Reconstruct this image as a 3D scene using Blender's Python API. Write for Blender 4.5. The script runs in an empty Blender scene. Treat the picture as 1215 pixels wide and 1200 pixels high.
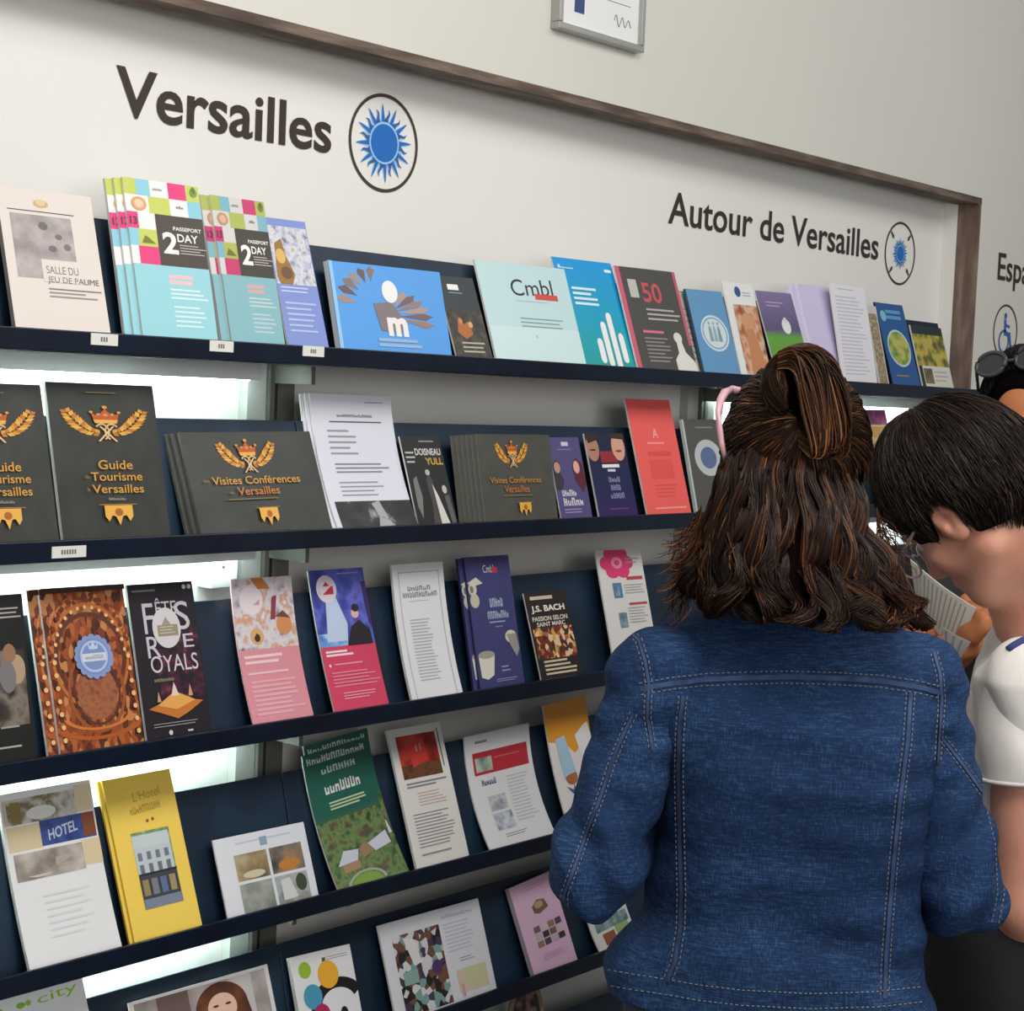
import bpy, bmesh, math, random
import numpy as np
from mathutils import Vector, Matrix
from mathutils.bvhtree import BVHTree

random.seed(7); RNG = np.random.default_rng(7)
SC = bpy.context.scene
COL = SC.collection

# ------------------------------------------------------------------ camera
IW, IH, FPX = 1215.0, 1200.0, 2050.0
CAM = np.array([0.0, -2.025, 1.55])
YAW, PITCH, ROLL = math.radians(49.5), math.radians(3.7), math.radians(2.4)
FW = np.array([math.sin(YAW) * math.cos(PITCH), math.cos(YAW) * math.cos(PITCH), -math.sin(PITCH)])
_rt = np.array([math.cos(YAW), -math.sin(YAW), 0.0]); _up = np.cross(_rt, FW)
RT = _rt * math.cos(ROLL) + _up * math.sin(ROLL)
UP = -_rt * math.sin(ROLL) + _up * math.cos(ROLL)
cd = bpy.data.cameras.new('camera'); cam = bpy.data.objects.new('camera', cd); COL.objects.link(cam)
cd.sensor_width = 36.0; cd.lens = FPX / IW * 36.0; cd.clip_start = 0.05
cam.matrix_world = Matrix(((RT[0], UP[0], -FW[0], CAM[0]), (RT[1], UP[1], -FW[1], CAM[1]), (RT[2], UP[2], -FW[2], CAM[2]), (0, 0, 0, 1)))
SC.camera = cam

# ------------------------------------------------------------------ light
wd = bpy.data.worlds.new('world'); SC.world = wd; wd.use_nodes = True
wd.node_tree.nodes['Background'].inputs[0].default_value = (0.93, 0.96, 1.0, 1)
wd.node_tree.nodes['Background'].inputs[1].default_value = 0.20
def area(name, loc, tgt, sx, sy, power, colr):
    l = bpy.data.lights.new(name, 'AREA'); l.shape = 'RECTANGLE'; l.size = sx; l.size_y = sy
    l.energy = power; l.color = colr
    o = bpy.data.objects.new(name, l); COL.objects.link(o); o.location = loc
    o.rotation_euler = (Vector(tgt) - Vector(loc)).to_track_quat('-Z', 'Y').to_euler()
    return o
area('window_light', (0.5, -4.3, 1.95), (2.5, 0.0, 1.4), 4.0, 1.6, 70, (1.0, 0.985, 0.96))
area('ceiling_light', (2.2, -2.0, 3.15), (2.2, -0.5, 0.9), 4.8, 0.9, 42, (1.0, 0.98, 0.95))
area('jacket_fill', (1.25, -1.55, 2.6), (1.8, -0.95, 1.2), 0.6, 0.6, 17, (1.0, 0.97, 0.93))  # added fill with no real fixture, brightens the denim shoulders and upper back
vs = SC.view_settings
vs.view_transform = 'Standard'; vs.look = 'None'; vs.gamma = 1.0; vs.exposure = -0.13; vs.use_curve_mapping = False

# ------------------------------------------------------------------ pixel helpers
def ray(x, y):
    return FW + RT * (x - IW / 2) / FPX - UP * (y - IH / 2) / FPX
def onY(x, y, Y):
    d = ray(x, y); return CAM + d * ((Y - CAM[1]) / d[1])
def onX(x, y, X):
    d = ray(x, y); return CAM + d * ((X - CAM[0]) / d[0])
def atD(x, y, dep):
    return CAM + ray(x, y) * dep
def lin(c):
    return tuple((v / 255 / 12.92 if v / 255 <= 0.04045 else ((v / 255 + 0.055) / 1.055) ** 2.4) for v in c) + (1.0,)

# ------------------------------------------------------------------ materials
MC = {}
def newmat(key):
    m = bpy.data.materials.new(key); m.use_nodes = True; MC[key] = m
    return m, m.node_tree, m.node_tree.nodes['Principled BSDF']
def flat(c, rough=0.5, metal=0.0, spec=0.5):
    c = tuple(c); key = 'colour_%d_%d_%d_%d_%d_%d' % (c + (rough * 100, metal * 100, spec * 100))
    if key in MC: return MC[key]
    m, nt, b = newmat(key)
    b.inputs['Base Color'].default_value = lin(c); b.inputs['Roughness'].default_value = rough
    b.inputs['Metallic'].default_value = metal; b.inputs['Specular IOR Level'].default_value = spec
    return m
def ramp(nt, stops, const=False):
    r = nt.nodes.new('ShaderNodeValToRGB'); e = r.color_ramp.elements
    if const: r.color_ramp.interpolation = 'CONSTANT'
    while len(e) < len(stops): e.new(0.5)
    for i, (p, c) in enumerate(stops): e[i].position = p; e[i].color = lin(c)
    return r
def noisy(key, stops, scale=5.0, detail=4.0, rough=0.6, coord='Object', stretch=(1, 1, 1), bump=0.0, kind='noise', bscale=None, metal=0.0, spec=0.5, const=False):
    """procedural coloured material: noise or voronoi cells through a ramp, optional bump"""
    if key in MC: return MC[key]
    m, nt, b = newmat(key)
    tc = nt.nodes.new('ShaderNodeTexCoord'); mp = nt.nodes.new('ShaderNodeMapping'); mp.inputs['Scale'].default_value = stretch
    mp.inputs['Location'].default_value = (len(key) * 1.7, (sum(map(ord, key)) % 97) * .31, 0)
    nt.links.new(tc.outputs[coord], mp.inputs[0])
    if kind == 'voronoi':
        n = nt.nodes.new('ShaderNodeTexVoronoi'); n.inputs['Scale'].default_value = scale
        s = nt.nodes.new('ShaderNodeSeparateColor'); nt.links.new(n.outputs['Color'], s.inputs[0]); out = s.outputs[0]
    else:
        n = nt.nodes.new('ShaderNodeTexNoise'); n.inputs['Scale'].default_value = scale; n.inputs['Detail'].default_value = detail
        out = n.outputs[0]
    nt.links.new(mp.outputs[0], n.inputs['Vector'])
    r = ramp(nt, stops, const); nt.links.new(out, r.inputs[0]); nt.links.new(r.outputs[0], b.inputs['Base Color'])
    b.inputs['Roughness'].default_value = rough; b.inputs['Metallic'].default_value = metal; b.inputs['Specular IOR Level'].default_value = spec
    if bump:
        n2 = nt.nodes.new('ShaderNodeTexNoise'); n2.inputs['Scale'].default_value = bscale or scale * 4; n2.inputs['Detail'].default_value = 3
        nt.links.new(mp.outputs[0], n2.inputs['Vector'])
        bp = nt.nodes.new('ShaderNodeBump'); bp.inputs['Strength'].default_value = bump; bp.inputs['Distance'].default_value = 0.004
        nt.links.new(n2.outputs[0], bp.inputs['Height']); nt.links.new(bp.outputs[0], b.inputs['Normal'])
    return m
def gradmat(key, stops, rough=0.4):
    """printed colour blend running down a cover (UV v)"""
    if key in MC: return MC[key]
    m, nt, b = newmat(key)
    tc = nt.nodes.new('ShaderNodeTexCoord'); s = nt.nodes.new('ShaderNodeSeparateXYZ'); nt.links.new(tc.outputs['UV'], s.inputs[0])
    r = ramp(nt, stops); nt.links.new(s.outputs[1], r.inputs[0]); nt.links.new(r.outputs[0], b.inputs['Base Color'])
    b.inputs['Roughness'].default_value = rough
    return m
def emis(key, c, st):
    if key in MC: return MC[key]
    m, nt, b = newmat(key)
    b.inputs['Base Color'].default_value = lin(c); b.inputs['Emission Color'].default_value = lin(c); b.inputs['Emission Strength'].default_value = st
    return m

PAINT = noisy('wall_paint', [(0.3, (226, 224, 218)), (0.7, (232, 230, 225))], 1.2, 5, 0.85, bump=0.05, bscale=180)
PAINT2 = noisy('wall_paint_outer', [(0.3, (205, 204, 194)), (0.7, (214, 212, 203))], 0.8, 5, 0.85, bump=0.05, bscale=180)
NAVY = noisy('navy_lacquer', [(0.25, (7, 15, 30)), (0.75, (12, 25, 44))], 14, 5, 0.32, bump=0.03, bscale=300)
NAVYPANEL = noisy('navy_panel', [(0.25, (9, 26, 42)), (0.5, (13, 36, 56)), (0.8, (22, 54, 76))], 9, 6, 0.45, bump=0.05, bscale=250)
UNDER = noisy('brushed_underside', [(0.3, (120, 124, 126)), (0.7, (140, 144, 146))], 20, 3, 0.16, metal=1.0)
STEEL = noisy('grey_metal', [(0.3, (104, 104, 98)), (0.7, (126, 126, 118))], 16, 4, 0.45, metal=0.5)
WOOD = noisy('old_timber', [(0.2, (58, 47, 40)), (0.45, (92, 76, 66)), (0.6, (118, 102, 90)), (0.85, (74, 60, 51))], 7, 7, 0.8, stretch=(1, 6, 6), bump=0.5, bscale=25)
WOODV = noisy('old_timber_post', [(0.2, (78, 62, 54)), (0.45, (112, 92, 80)), (0.6, (136, 118, 106)), (0.85, (90, 72, 62))], 7, 7, 0.8, stretch=(6, 6, 1), bump=0.5, bscale=25)
FLOOR = noisy('floor_vinyl', [(0.3, (92, 88, 84)), (0.7, (108, 104, 98))], 3, 5, 0.6)
PAPER = flat((232, 231, 228), 0.7)
INK = (52, 40, 36)

# ------------------------------------------------------------------ mesh helpers
def link(o, parent=None):
    COL.objects.link(o)
    if parent is not None: o.parent = parent
    return o
def tag(o, label=None, cat=None, group=None, kind=None):
    if label: o['label'] = label
    if cat: o['category'] = cat
    if group: o['group'] = group
    if kind: o['kind'] = kind
    return o
class MB:
    """collects faces with materials, origin-relative"""
    def __init__(s): s.v = []; s.f = []; s.m = []; s.uv = []; s.mats = []
    def mi(s, m):
        if m not in s.mats: s.mats.append(m)
        return s.mats.index(m)
    def add(s, vs, fs, m, uvs=None):
        o = len(s.v); k = s.mi(m); s.v.extend([tuple(map(float, p)) for p in vs])
        s.uv.extend(uvs if uvs is not None else [(0.0, 0.0)] * len(vs))
        for f in fs: s.f.append(tuple(i + o for i in f)); s.m.append(k)
    def box(s, lo, hi, m):
        x0, y0, z0 = lo; x1, y1, z1 = hi
        s.add([(x0, y0, z0), (x1, y0, z0), (x1, y1, z0), (x0, y1, z0), (x0, y0, z1), (x1, y0, z1), (x1, y1, z1), (x0, y1, z1)],
              [(0, 3, 2, 1), (4, 5, 6, 7), (0, 1, 5, 4), (1, 2, 6, 5), (2, 3, 7, 6), (3, 0, 4, 7)], m)
    def tube(s, pts, r, m, n=8, cap=True):
        pts = [np.array(p, float) for p in pts]; rs = r if hasattr(r, '__len__') else [r] * len(pts)
        vs = []; fs = []
        for i, p in enumerate(pts):
            t = pts[min(i + 1, len(pts) - 1)] - pts[max(i - 1, 0)]; t = t / (np.linalg.norm(t) + 1e-9)
            a = np.cross(t, (0, 0, 1.0) if abs(t[2]) < .9 else (1.0, 0, 0)); a /= np.linalg.norm(a); b = np.cross(t, a)
            for k in range(n):
                an = 2 * math.pi * k / n; vs.append(p + (a * math.cos(an) + b * math.sin(an)) * rs[i])
        for i in range(len(pts) - 1):
            for k in range(n): fs.append((i * n + k, (i + 1) * n + k, (i + 1) * n + (k + 1) % n, i * n + (k + 1) % n))
        if cap: fs.append(tuple(range(n))); fs.append(tuple((len(pts) - 1) * n + k for k in reversed(range(n))))
        s.add(vs, fs, m)
    def build(s, name, parent=None, loc=None, smooth=False):
        me = bpy.data.meshes.new(name); me.from_pydata(s.v, [], s.f)
        for m in s.mats: me.materials.append(m)
        me.polygons.foreach_set('material_index', s.m)
        if smooth: me.polygons.foreach_set('use_smooth', [True] * len(s.f))
        ul = me.uv_layers.new(name='UVMap'); li = np.empty(len(me.loops), np.int32); me.loops.foreach_get('vertex_index', li)
        ul.data.foreach_set('uv', np.array(s.uv, np.float32)[li].ravel())
        me.update(); o = bpy.data.objects.new(name, me); link(o, parent)
        if loc is not None: o.location = loc
        return o
def bevel(o, w=0.002, n=2):
    md = o.modifiers.new('bevel', 'BEVEL'); md.width = w; md.segments = n; md.limit_method = 'ANGLE'
    return o
def empty(name, loc=(0, 0, 0)):
    o = bpy.data.objects.new(name, None); link(o); o.location = loc; o.empty_display_size = 0.05
    return o
TXC = {}
def text_mesh(s, bold=0.0):
    """glyph outline of a string filled as triangles, built-in font"""
    k = (s, bold)
    if k in TXC: return TXC[k]
    cu = bpy.data.curves.new('t', 'FONT'); cu.body = s; cu.size = 1.0; cu.offset = bold; cu.resolution_u = 4
    o = bpy.data.objects.new('t', cu); COL.objects.link(o); bpy.context.view_layer.update()
    dg = bpy.context.evaluated_depsgraph_get(); me = bpy.data.meshes.new_from_object(o.evaluated_get(dg))
    v = np.array([tuple(p.co) for p in me.vertices]); f = [tuple(p.vertices) for p in me.polygons]
    bpy.data.objects.remove(o); bpy.data.curves.remove(cu); bpy.data.meshes.remove(me)
    TXC[k] = (v[:, :2], f); return TXC[k]

# ------------------------------------------------------------------ setting
YF0 = onX(1160, 246, onY(1120, 243, 0)[0])
XJ = float(onY(1120, 243, 0)[0]); YF = float(YF0[1]); YW = float(onX(1137, 246, XJ)[1])
ZS = float(onY(600, 95, YF)[2]); ZWB = 3.2
YLIP = -0.16
def struct(name, mb, **k): return tag(mb.build(name, **k), kind='structure')
m = MB(); m.box((-1.2, 0, 0), (XJ + .3, 0.1, ZS + .1), PAINT); struct('wall_back', m)
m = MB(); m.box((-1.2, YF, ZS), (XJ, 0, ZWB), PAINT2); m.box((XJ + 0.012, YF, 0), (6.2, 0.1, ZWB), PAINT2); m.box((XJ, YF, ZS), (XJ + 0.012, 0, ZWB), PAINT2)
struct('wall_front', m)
m = MB(); m.box((XJ, YW, 0), (XJ + 0.012, 0, ZS), PAINT); struct('wall_niche_side', m)
m = MB(); m.box((-1.2, YF + .0005, ZS - 0.012), (XJ, YW, ZS), WOOD); m.box((-1.2, YF - .004, ZS - 0.012), (XJ + .014, YF + .0005, ZS + .004), WOOD); struct('trim_1', m)
m = MB(); m.box((XJ, YF - .004, 0), (XJ + 0.012, YW, ZS - .012), WOODV); struct('trim_2', m)
m = MB(); m.box((-3, -5, -0.1), (6.2, 0.1, 0), FLOOR); struct('floor', m)

# ------------------------------------------------------------------ wall lettering and emblems
def wall_text(s, px, Y, name, label, bold, cat='lettering', colr=INK):
    """px: baseline-left x,y, baseline-right x,y, cap height px at left end"""
    a = onY(px[0], px[1], Y); b = onY(px[2], px[3], Y); top = onY(px[0], px[1] - px[4], Y)
    v, f = text_mesh(s, bold); H = text_mesh('V', bold)[0]
    w = v[:, 0].max() - v[:, 0].min(); h = H[:, 1].max(); z = (a[2] + b[2]) / 2
    sx = (b[0] - a[0]) / w; sz = (top[2] - a[2]) / h
    mb = MB(); x0 = v[:, 0].min(); n = len(v)
    vs = [((p[0] - x0) * sx, -0.0012, p[1] * sz) for p in v] + [((p[0] - x0) * sx, 0, p[1] * sz) for p in v]
    mb.add(vs, list(f), flat(colr, .6))
    o = mb.build(name, loc=(a[0], Y - .0004, z)); return tag(o, label, cat)
wall_text('Versailles', (136, 134, 392, 182, 58), 0, 'wall_lettering', 'large dark brown wall lettering reading Versailles beside the big sun emblem', 0.018)
wall_text('Autour de Versailles', (792, 263, 1041, 309, 38), 0, 'wall_lettering', 'dark wall lettering reading Autour de Versailles', 0.012)
wall_text('Espa', (1183, 331, 1220, 338, 32), YF, 'wall_lettering', 'dark lettering reading Espa on the outer wall beside the timber post', 0.01)
def ringpoly(mb, cx, cz, r0, r1, y, m, n=48):
    vs = []; fs = []
    for i in range(n):
        a = 2 * math.pi * i / n
        vs += [(cx + r0 * math.cos(a), y, cz + r0 * math.sin(a)), (cx + r1 * math.cos(a), y, cz + r1 * math.sin(a))]
    for i in range(n): j = (i + 1) % n; fs.append((2 * i, 2 * i + 1, 2 * j + 1, 2 * j))
    mb.add(vs, fs, m)
def disc(mb, cx, cz, r, y, m, n=40, rz=None):
    mb.add([(cx + r * math.cos(2 * math.pi * i / n), y, cz + (rz or r) * math.sin(2 * math.pi * i / n)) for i in range(n)], [tuple(range(n))], m)
def sun_emblem(px, Y, label, kind):
    c = onY(px[0], px[1], Y); R = float((onY(px[0], px[1] - px[2], Y) - c)[2])
    e = empty('sun_emblem' if kind != 'access' else 'accessibility_emblem', (c[0], Y - .0004, c[2])); tag(e, label, 'emblem')
    mb = MB(); ringpoly(mb, 0, 0, R * .93, R, -.001, flat((62, 52, 44), .6)); mb.build('ring', e)
    if kind == 'access':
        bl = flat((52, 96, 168), .6); mb = MB()
        disc(mb, -.05 * R, .58 * R, .11 * R, -.001, bl); ringpoly(mb, -.1 * R, -.35 * R, .34 * R, .43 * R, -.001, bl)
        mb.add([(-.15 * R, -.001, .45 * R), (.02 * R, -.001, .45 * R), (.06 * R, -.001, -.12 * R), (-.1 * R, -.001, -.12 * R)], [(0, 3, 2, 1)], bl)
        mb.add([(-.1 * R, -.0012, 0), (.4 * R, -.0012, 0), (.58 * R, -.0012, -.6 * R), (.45 * R, -.0012, -.64 * R), (.3 * R, -.0012, -.13 * R), (-.1 * R, -.0012, -.13 * R)], [(0, 5, 4, 3, 2, 1)], bl)
        mb.add([(0, -.0013, .3 * R), (.32 * R, -.0013, .24 * R), (.32 * R, -.0013, .15 * R), (0, -.0013, .2 * R)], [(0, 3, 2, 1)], bl)
        mb.build('wheelchair_symbol', e); return
    k = 1.0 if kind == 'big' else .62
    light = flat((150, 195, 235), .6); blue = flat((24, 104, 186), .6); dk = flat((52, 92, 150), .6)
    mb = MB(); n = 24
    for i in range(n):
        a = 2 * math.pi * i / n + .1; L = (.80 if i % 2 == 0 else .70) * R * k
        for (wd_, y, mt, l0, l1) in ((.075, -.0008, light, .36 * k, 1.0), (.042, -.001, dk if i % 2 else blue, .42 * k, .97)):
            pl = []; pr = []
            for t in np.linspace(0, 1, 6):
                rr = l0 * R + (L * l1 - l0 * R) * t; aa = a + .05 * math.sin(t * math.pi * 2) * (1 if i % 2 else 0)
                w = wd_ * R * k * (1 - t) ** .8 + .0006
                cx, cz = rr * math.cos(aa), rr * math.sin(aa); nx, nz = -math.sin(aa), math.cos(aa)
                pl.append((cx - nx * w, y, cz - nz * w)); pr.append((cx + nx * w, y, cz + nz * w))
            mb.add(pl + pr, [(j, j + 1, 6 + j + 1, 6 + j) for j in range(5)], mt)
    mb.build('sun_rays', e)
    mb = MB(); disc(mb, 0, 0, .43 * R * k, -.0014, light); disc(mb, 0, 0, .385 * R * k, -.0017, blue); mb.build('sun_disc', e)
    if kind != 'big':
        for a in (45, 135, 225, 315):
            a = math.radians(a); mb = MB(); d = flat((62, 70, 70), .6); p0 = []
            for t, rr in ((0, .62), (.09, .72), (.045, .82), (.05, .9), (-.05, .9), (-.045, .82), (-.09, .72)): p0.append((rr * R * math.cos(a + t), -.001, rr * R * math.sin(a + t)))
            mb.add(p0, [tuple(range(7))], d); mb.build('corner_mark', e)
sun_emblem((455, 170, 59), 0, 'large blue sun emblem in a dark ring beside the lettering Versailles', 'big')
sun_emblem((1067.5, 301, 38), 0, 'small blue sun emblem with four dark marks after Autour de Versailles', 'small')
sun_emblem((1192.5, 394, 33), YF, 'blue wheelchair symbol in a ring below the lettering Espa', 'access')
# framed certificate high on the outer wall
def certificate():
    bl = onY(663, 39, YF - .02); br = onY(765, 57, YF - .02); w = br[0] - bl[0]; h = .297 / .21 * 0 + .22; z0 = (bl[2] + br[2]) / 2
    e = empty('framed_certificate', (bl[0], YF, z0)); tag(e, 'silver framed certificate hung on the wall above the niche', 'picture frame')
    fm = flat((176, 176, 172), .35, .6); t = .012; mb = MB()
    for lo, hi in (((0, -.02, 0), (w, 0, t)), ((0, -.02, h - t), (w, 0, h)), ((0, -.02, t), (t, 0, h - t)), ((w - t, -.02, t), (w, 0, h - t))): mb.box(lo, hi, fm)
    bevel(mb.build('frame', e), .002)
    mb = MB(); mb.box((t, -.012, t), (w - t, 0, h - t), flat((226, 227, 226), .4)); mb.build('paper', e)
    mb = MB(); mb.box((w * .2, -.0126, h * .17), (w * .31, -.012, h * .36), flat((48, 66, 120), .4)); mb.build('blue_logo', e)
    mb = MB(); g = flat((120, 122, 128), .5)
    mb.box((w * .42, -.0126, h * .34), (w * .85, -.012, h * .345), g)
    pts = [(w * (.66 + .2 * t_), -.0128, h * (.2 + .05 * math.sin(t_ * 17) * (1 - t_ * .5))) for t_ in np.linspace(0, 1, 28)]
    mb.tube(pts, .0008, g, 4); mb.build('signature', e)
certificate()

# ------------------------------------------------------------------ shelves
XL, XR = 0.55, float(onY(1165, 462, YLIP)[0])
SHZ = [1.607, 1.339, 1.060, 0.783, 0.537, 0.262]      # height of each lip's top edge
LIPH = .026; HID = .020
YB = YLIP + .016                                      # foot of the brochures
PLEAN = math.radians(15); PBASE = YB + .024; PH = [.182, .184, .199, .20, .178, .17]
UPX = [float(onY(313, 660, -.012)[0]), 2.93, float(onY(1098, 473, -.012)[0])]
ordn = ['top', 'second', 'third', 'fourth', 'fifth', 'lowest']
for i, z in enumerate(SHZ):
    e = empty('display_shelf', (XL, 0, z - LIPH)); tag(e, 'long navy leaflet shelf with a raised lip, %s from the top of the niche' % (['first', 'second', 'third', 'fourth', 'fifth', 'sixth'][i]), 'shelf')
    mb = MB(); mb.box((0, YLIP + .004, 0), (XR - XL, -.03, .005), NAVY); bevel(mb.build('shelf_board', e), .001)
    mb = MB(); mb.box((0, YLIP, -.002), (XR - XL, YLIP + .006, LIPH), NAVY); bevel(mb.build('lip', e), .0015)
    mb = MB(); mb.box((0.002, YLIP + .008, -.003), (XR - XL - .002, -.03, -.0004), UNDER); mb.build('underside', e)
    # leaning back panels, one per bay
    edges = [XL] + [x for x in UPX[:2]] + [XR - (.075 if i == 0 else .01)]
    for a, b in zip(edges[:-1], edges[1:]):
        mb = MB(); s, c = math.sin(PLEAN), math.cos(PLEAN); y0 = PBASE; z0 = .005; hh = PH[i]; t = .005
        x0, x1 = a - XL + .0015, b - XL - .0015
        q = [(y0, z0), (y0 + hh * s, z0 + hh * c), (y0 + hh * s + t * c, z0 + hh * c - t * s), (y0 + t * c, z0)]
        mb.add([(x0, p[0], p[1]) for p in q] + [(x1, p[0], p[1]) for p in q], [(0, 1, 2, 3), (7, 6, 5, 4), (0, 4, 5, 1), (1, 5, 6, 2), (2, 6, 7, 3), (3, 7, 4, 0)], NAVYPANEL)
        bevel(mb.build('back_panel', e), .001)
for k, x in enumerate(UPX):
    e = empty('shelf_upright', (x, 0, 0)); tag(e, 'slotted grey metal upright holding the shelves, %s' % ['at the end of the lit wall under Versailles', 'behind the denim jacket', 'beside the timber post'][k], 'upright')
    mb = MB(); mb.box((-.012, -.028, 0), (.012, -.0005, 1.60), STEEL); mb.build('channel', e)
    mb = MB(); mb.box((-.0025, -.0288, .02), (.0025, -.028, 1.59), flat((28, 27, 26), .7)); mb.build('slot', e)
    mb = MB(); mb.box((.013, -.02, 0), (.045, -.0005, 1.60), flat((112, 112, 106), .5, .2)); mb.build('side_rail', e)
    mb = MB(); mb.box((-.05, -.02, 0), (-.013, -.0005, 1.60), flat((178, 182, 176), .5)); mb.build('light_panel_edge', e)
    for i, z in enumerate(SHZ):
        mb = MB(); mb.box((-.004, -.11, z - LIPH - .03), (.004, -.0285, z - LIPH - .0035), STEEL); mb.build('bracket', e)
# white junction box with a screw under the second shelf
bp = onY(262, 690, -.03); e = empty('junction_box', (bp[0], 0, bp[2] - .01)); tag(e, 'small white plastic box under the second shelf beside the upright', 'box')
mb = MB(); mb.box((-.022, -.035, 0), (.028, -.0005, .055), flat((214, 216, 214), .5)); bevel(mb.build('body', e), .002)
mb = MB(); disc(mb, 0, .032, .003, -.0355, flat((60, 60, 60), .5), 10); mb.build('screw', e)
# fluorescent strips under the shelves of the lit bays
for bi, (xa, xb) in enumerate(((XL + .02, UPX[0] - .06), (UPX[1] + .02, UPX[2] - .06))):
    for i, z in enumerate(SHZ[:5]):
        e = empty('shelf_lamp', ((xa + xb) / 2, -.055, z - LIPH - .003))
        tag(e, 'slim fluorescent tube under the %s shelf %s' % (ordn[i], ['in the bay below Versailles', 'in the bay below Autour de Versailles'][bi]), 'lamp', 'tubes under the shelves')
        hw = (xb - xa) / 2
        mb = MB(); mb.box((-hw, .0, -.012), (hw, .022, -.0002), flat((225, 228, 228), .5)); mb.box((-hw, -.006, -.024), (hw, -.002, -.0002), flat((214, 220, 220), .5)); mb.build('housing', e)
        mb = MB(); mb.tube([(-hw + .01, .011, -.019), (hw - .01, .011, -.019)], .007, emis('tube_glow', (226, 250, 246), 26.0), 10); mb.build('tube', e, smooth=True)
# price tags on the lips
for x, y, sh, tx in ((124, 403, 0, '40'), (263, 411, 0, '41'), (372, 417, 0, '42'), (82, 655, 1, '34 / 35')):
    p = onY(x, y, YLIP - .001); w = .021 if sh == 0 else .026
    e = empty('shelf_tag', (p[0], YLIP - .0003, p[2])); 
    tag(e, 'small white paper tag on the lip of the %s shelf, %s' % (ordn[sh], {124: 'under the beige brochure', 263: 'under the checked leaflets', 372: 'under the lilac leaflet', 82: 'under the crowned guides'}[x]), 'tag')
    mb = MB(); mb.box((-w, -.001, -.0075), (w, 0, .0075), flat((222, 220, 214), .6)); mb.build('paper', e)
    mb = MB(); g = flat((110, 108, 104), .6)
    for k in range(3 if sh == 0 else 6): mb.box((-.006 + k * .004 - (.006 if sh else 0), -.0013, -.003), (-.0035 + k * .004 - (.006 if sh else 0), -.001, .003), g)
    mb.build('print', e)

# ------------------------------------------------------------------ brochures
def PHM(key, cols, scale=6, kind='noise', detail=4):
    n = len(cols); lo, hi = (.28, .72) if kind == 'noise' else (0.0, 1.0)
    st = [(lo + (hi - lo) * i / (n - 1 if kind == 'noise' else n), c) for i, c in enumerate(cols)]
    return noisy('photo_' + key, st, scale, detail, 0.4, coord='UV', kind=kind, const=(kind != 'noise'))
def Rr(u0, v0, u1, v1, c, part='printed_panel'): return ('r', part, (u0, v0, u1, v1), c)
def Ph(u0, v0, u1, v1, mat): return ('r', 'photo', (u0, v0, u1, v1), mat)
def El(cu, cv, ru, rv, c, part='printed_motif'): return ('e', part, (cu, cv, ru, rv), c)
def Rg(cu, cv, ru, rv, k, c, part='printed_motif', a0=0, a1=360): return ('o', part, (cu, cv, ru, rv, k, a0, a1), c)
def Po(pts, c, part='printed_motif'): return ('p', part, pts, c)
def Tx(s, u0, v0, u1, v1, c, bold=0.0, slope=0.0): return ('t', 'lettering', (s, u0, v0, u1, v1, bold, slope), c)
def Bl(k, u0, v0, u1, v1, c, bold=0.0, slope=0.0): return ('b', 'lettering', (k, u0, v0, u1, v1, slope), c)     # print too blurred to read: letter-sized strokes
def Ln(u0, v0, u1, v1, n, c, part='body_text', thick=.36): return ('l', part, (u0, v0, u1, v1, n, thick), c)

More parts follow.
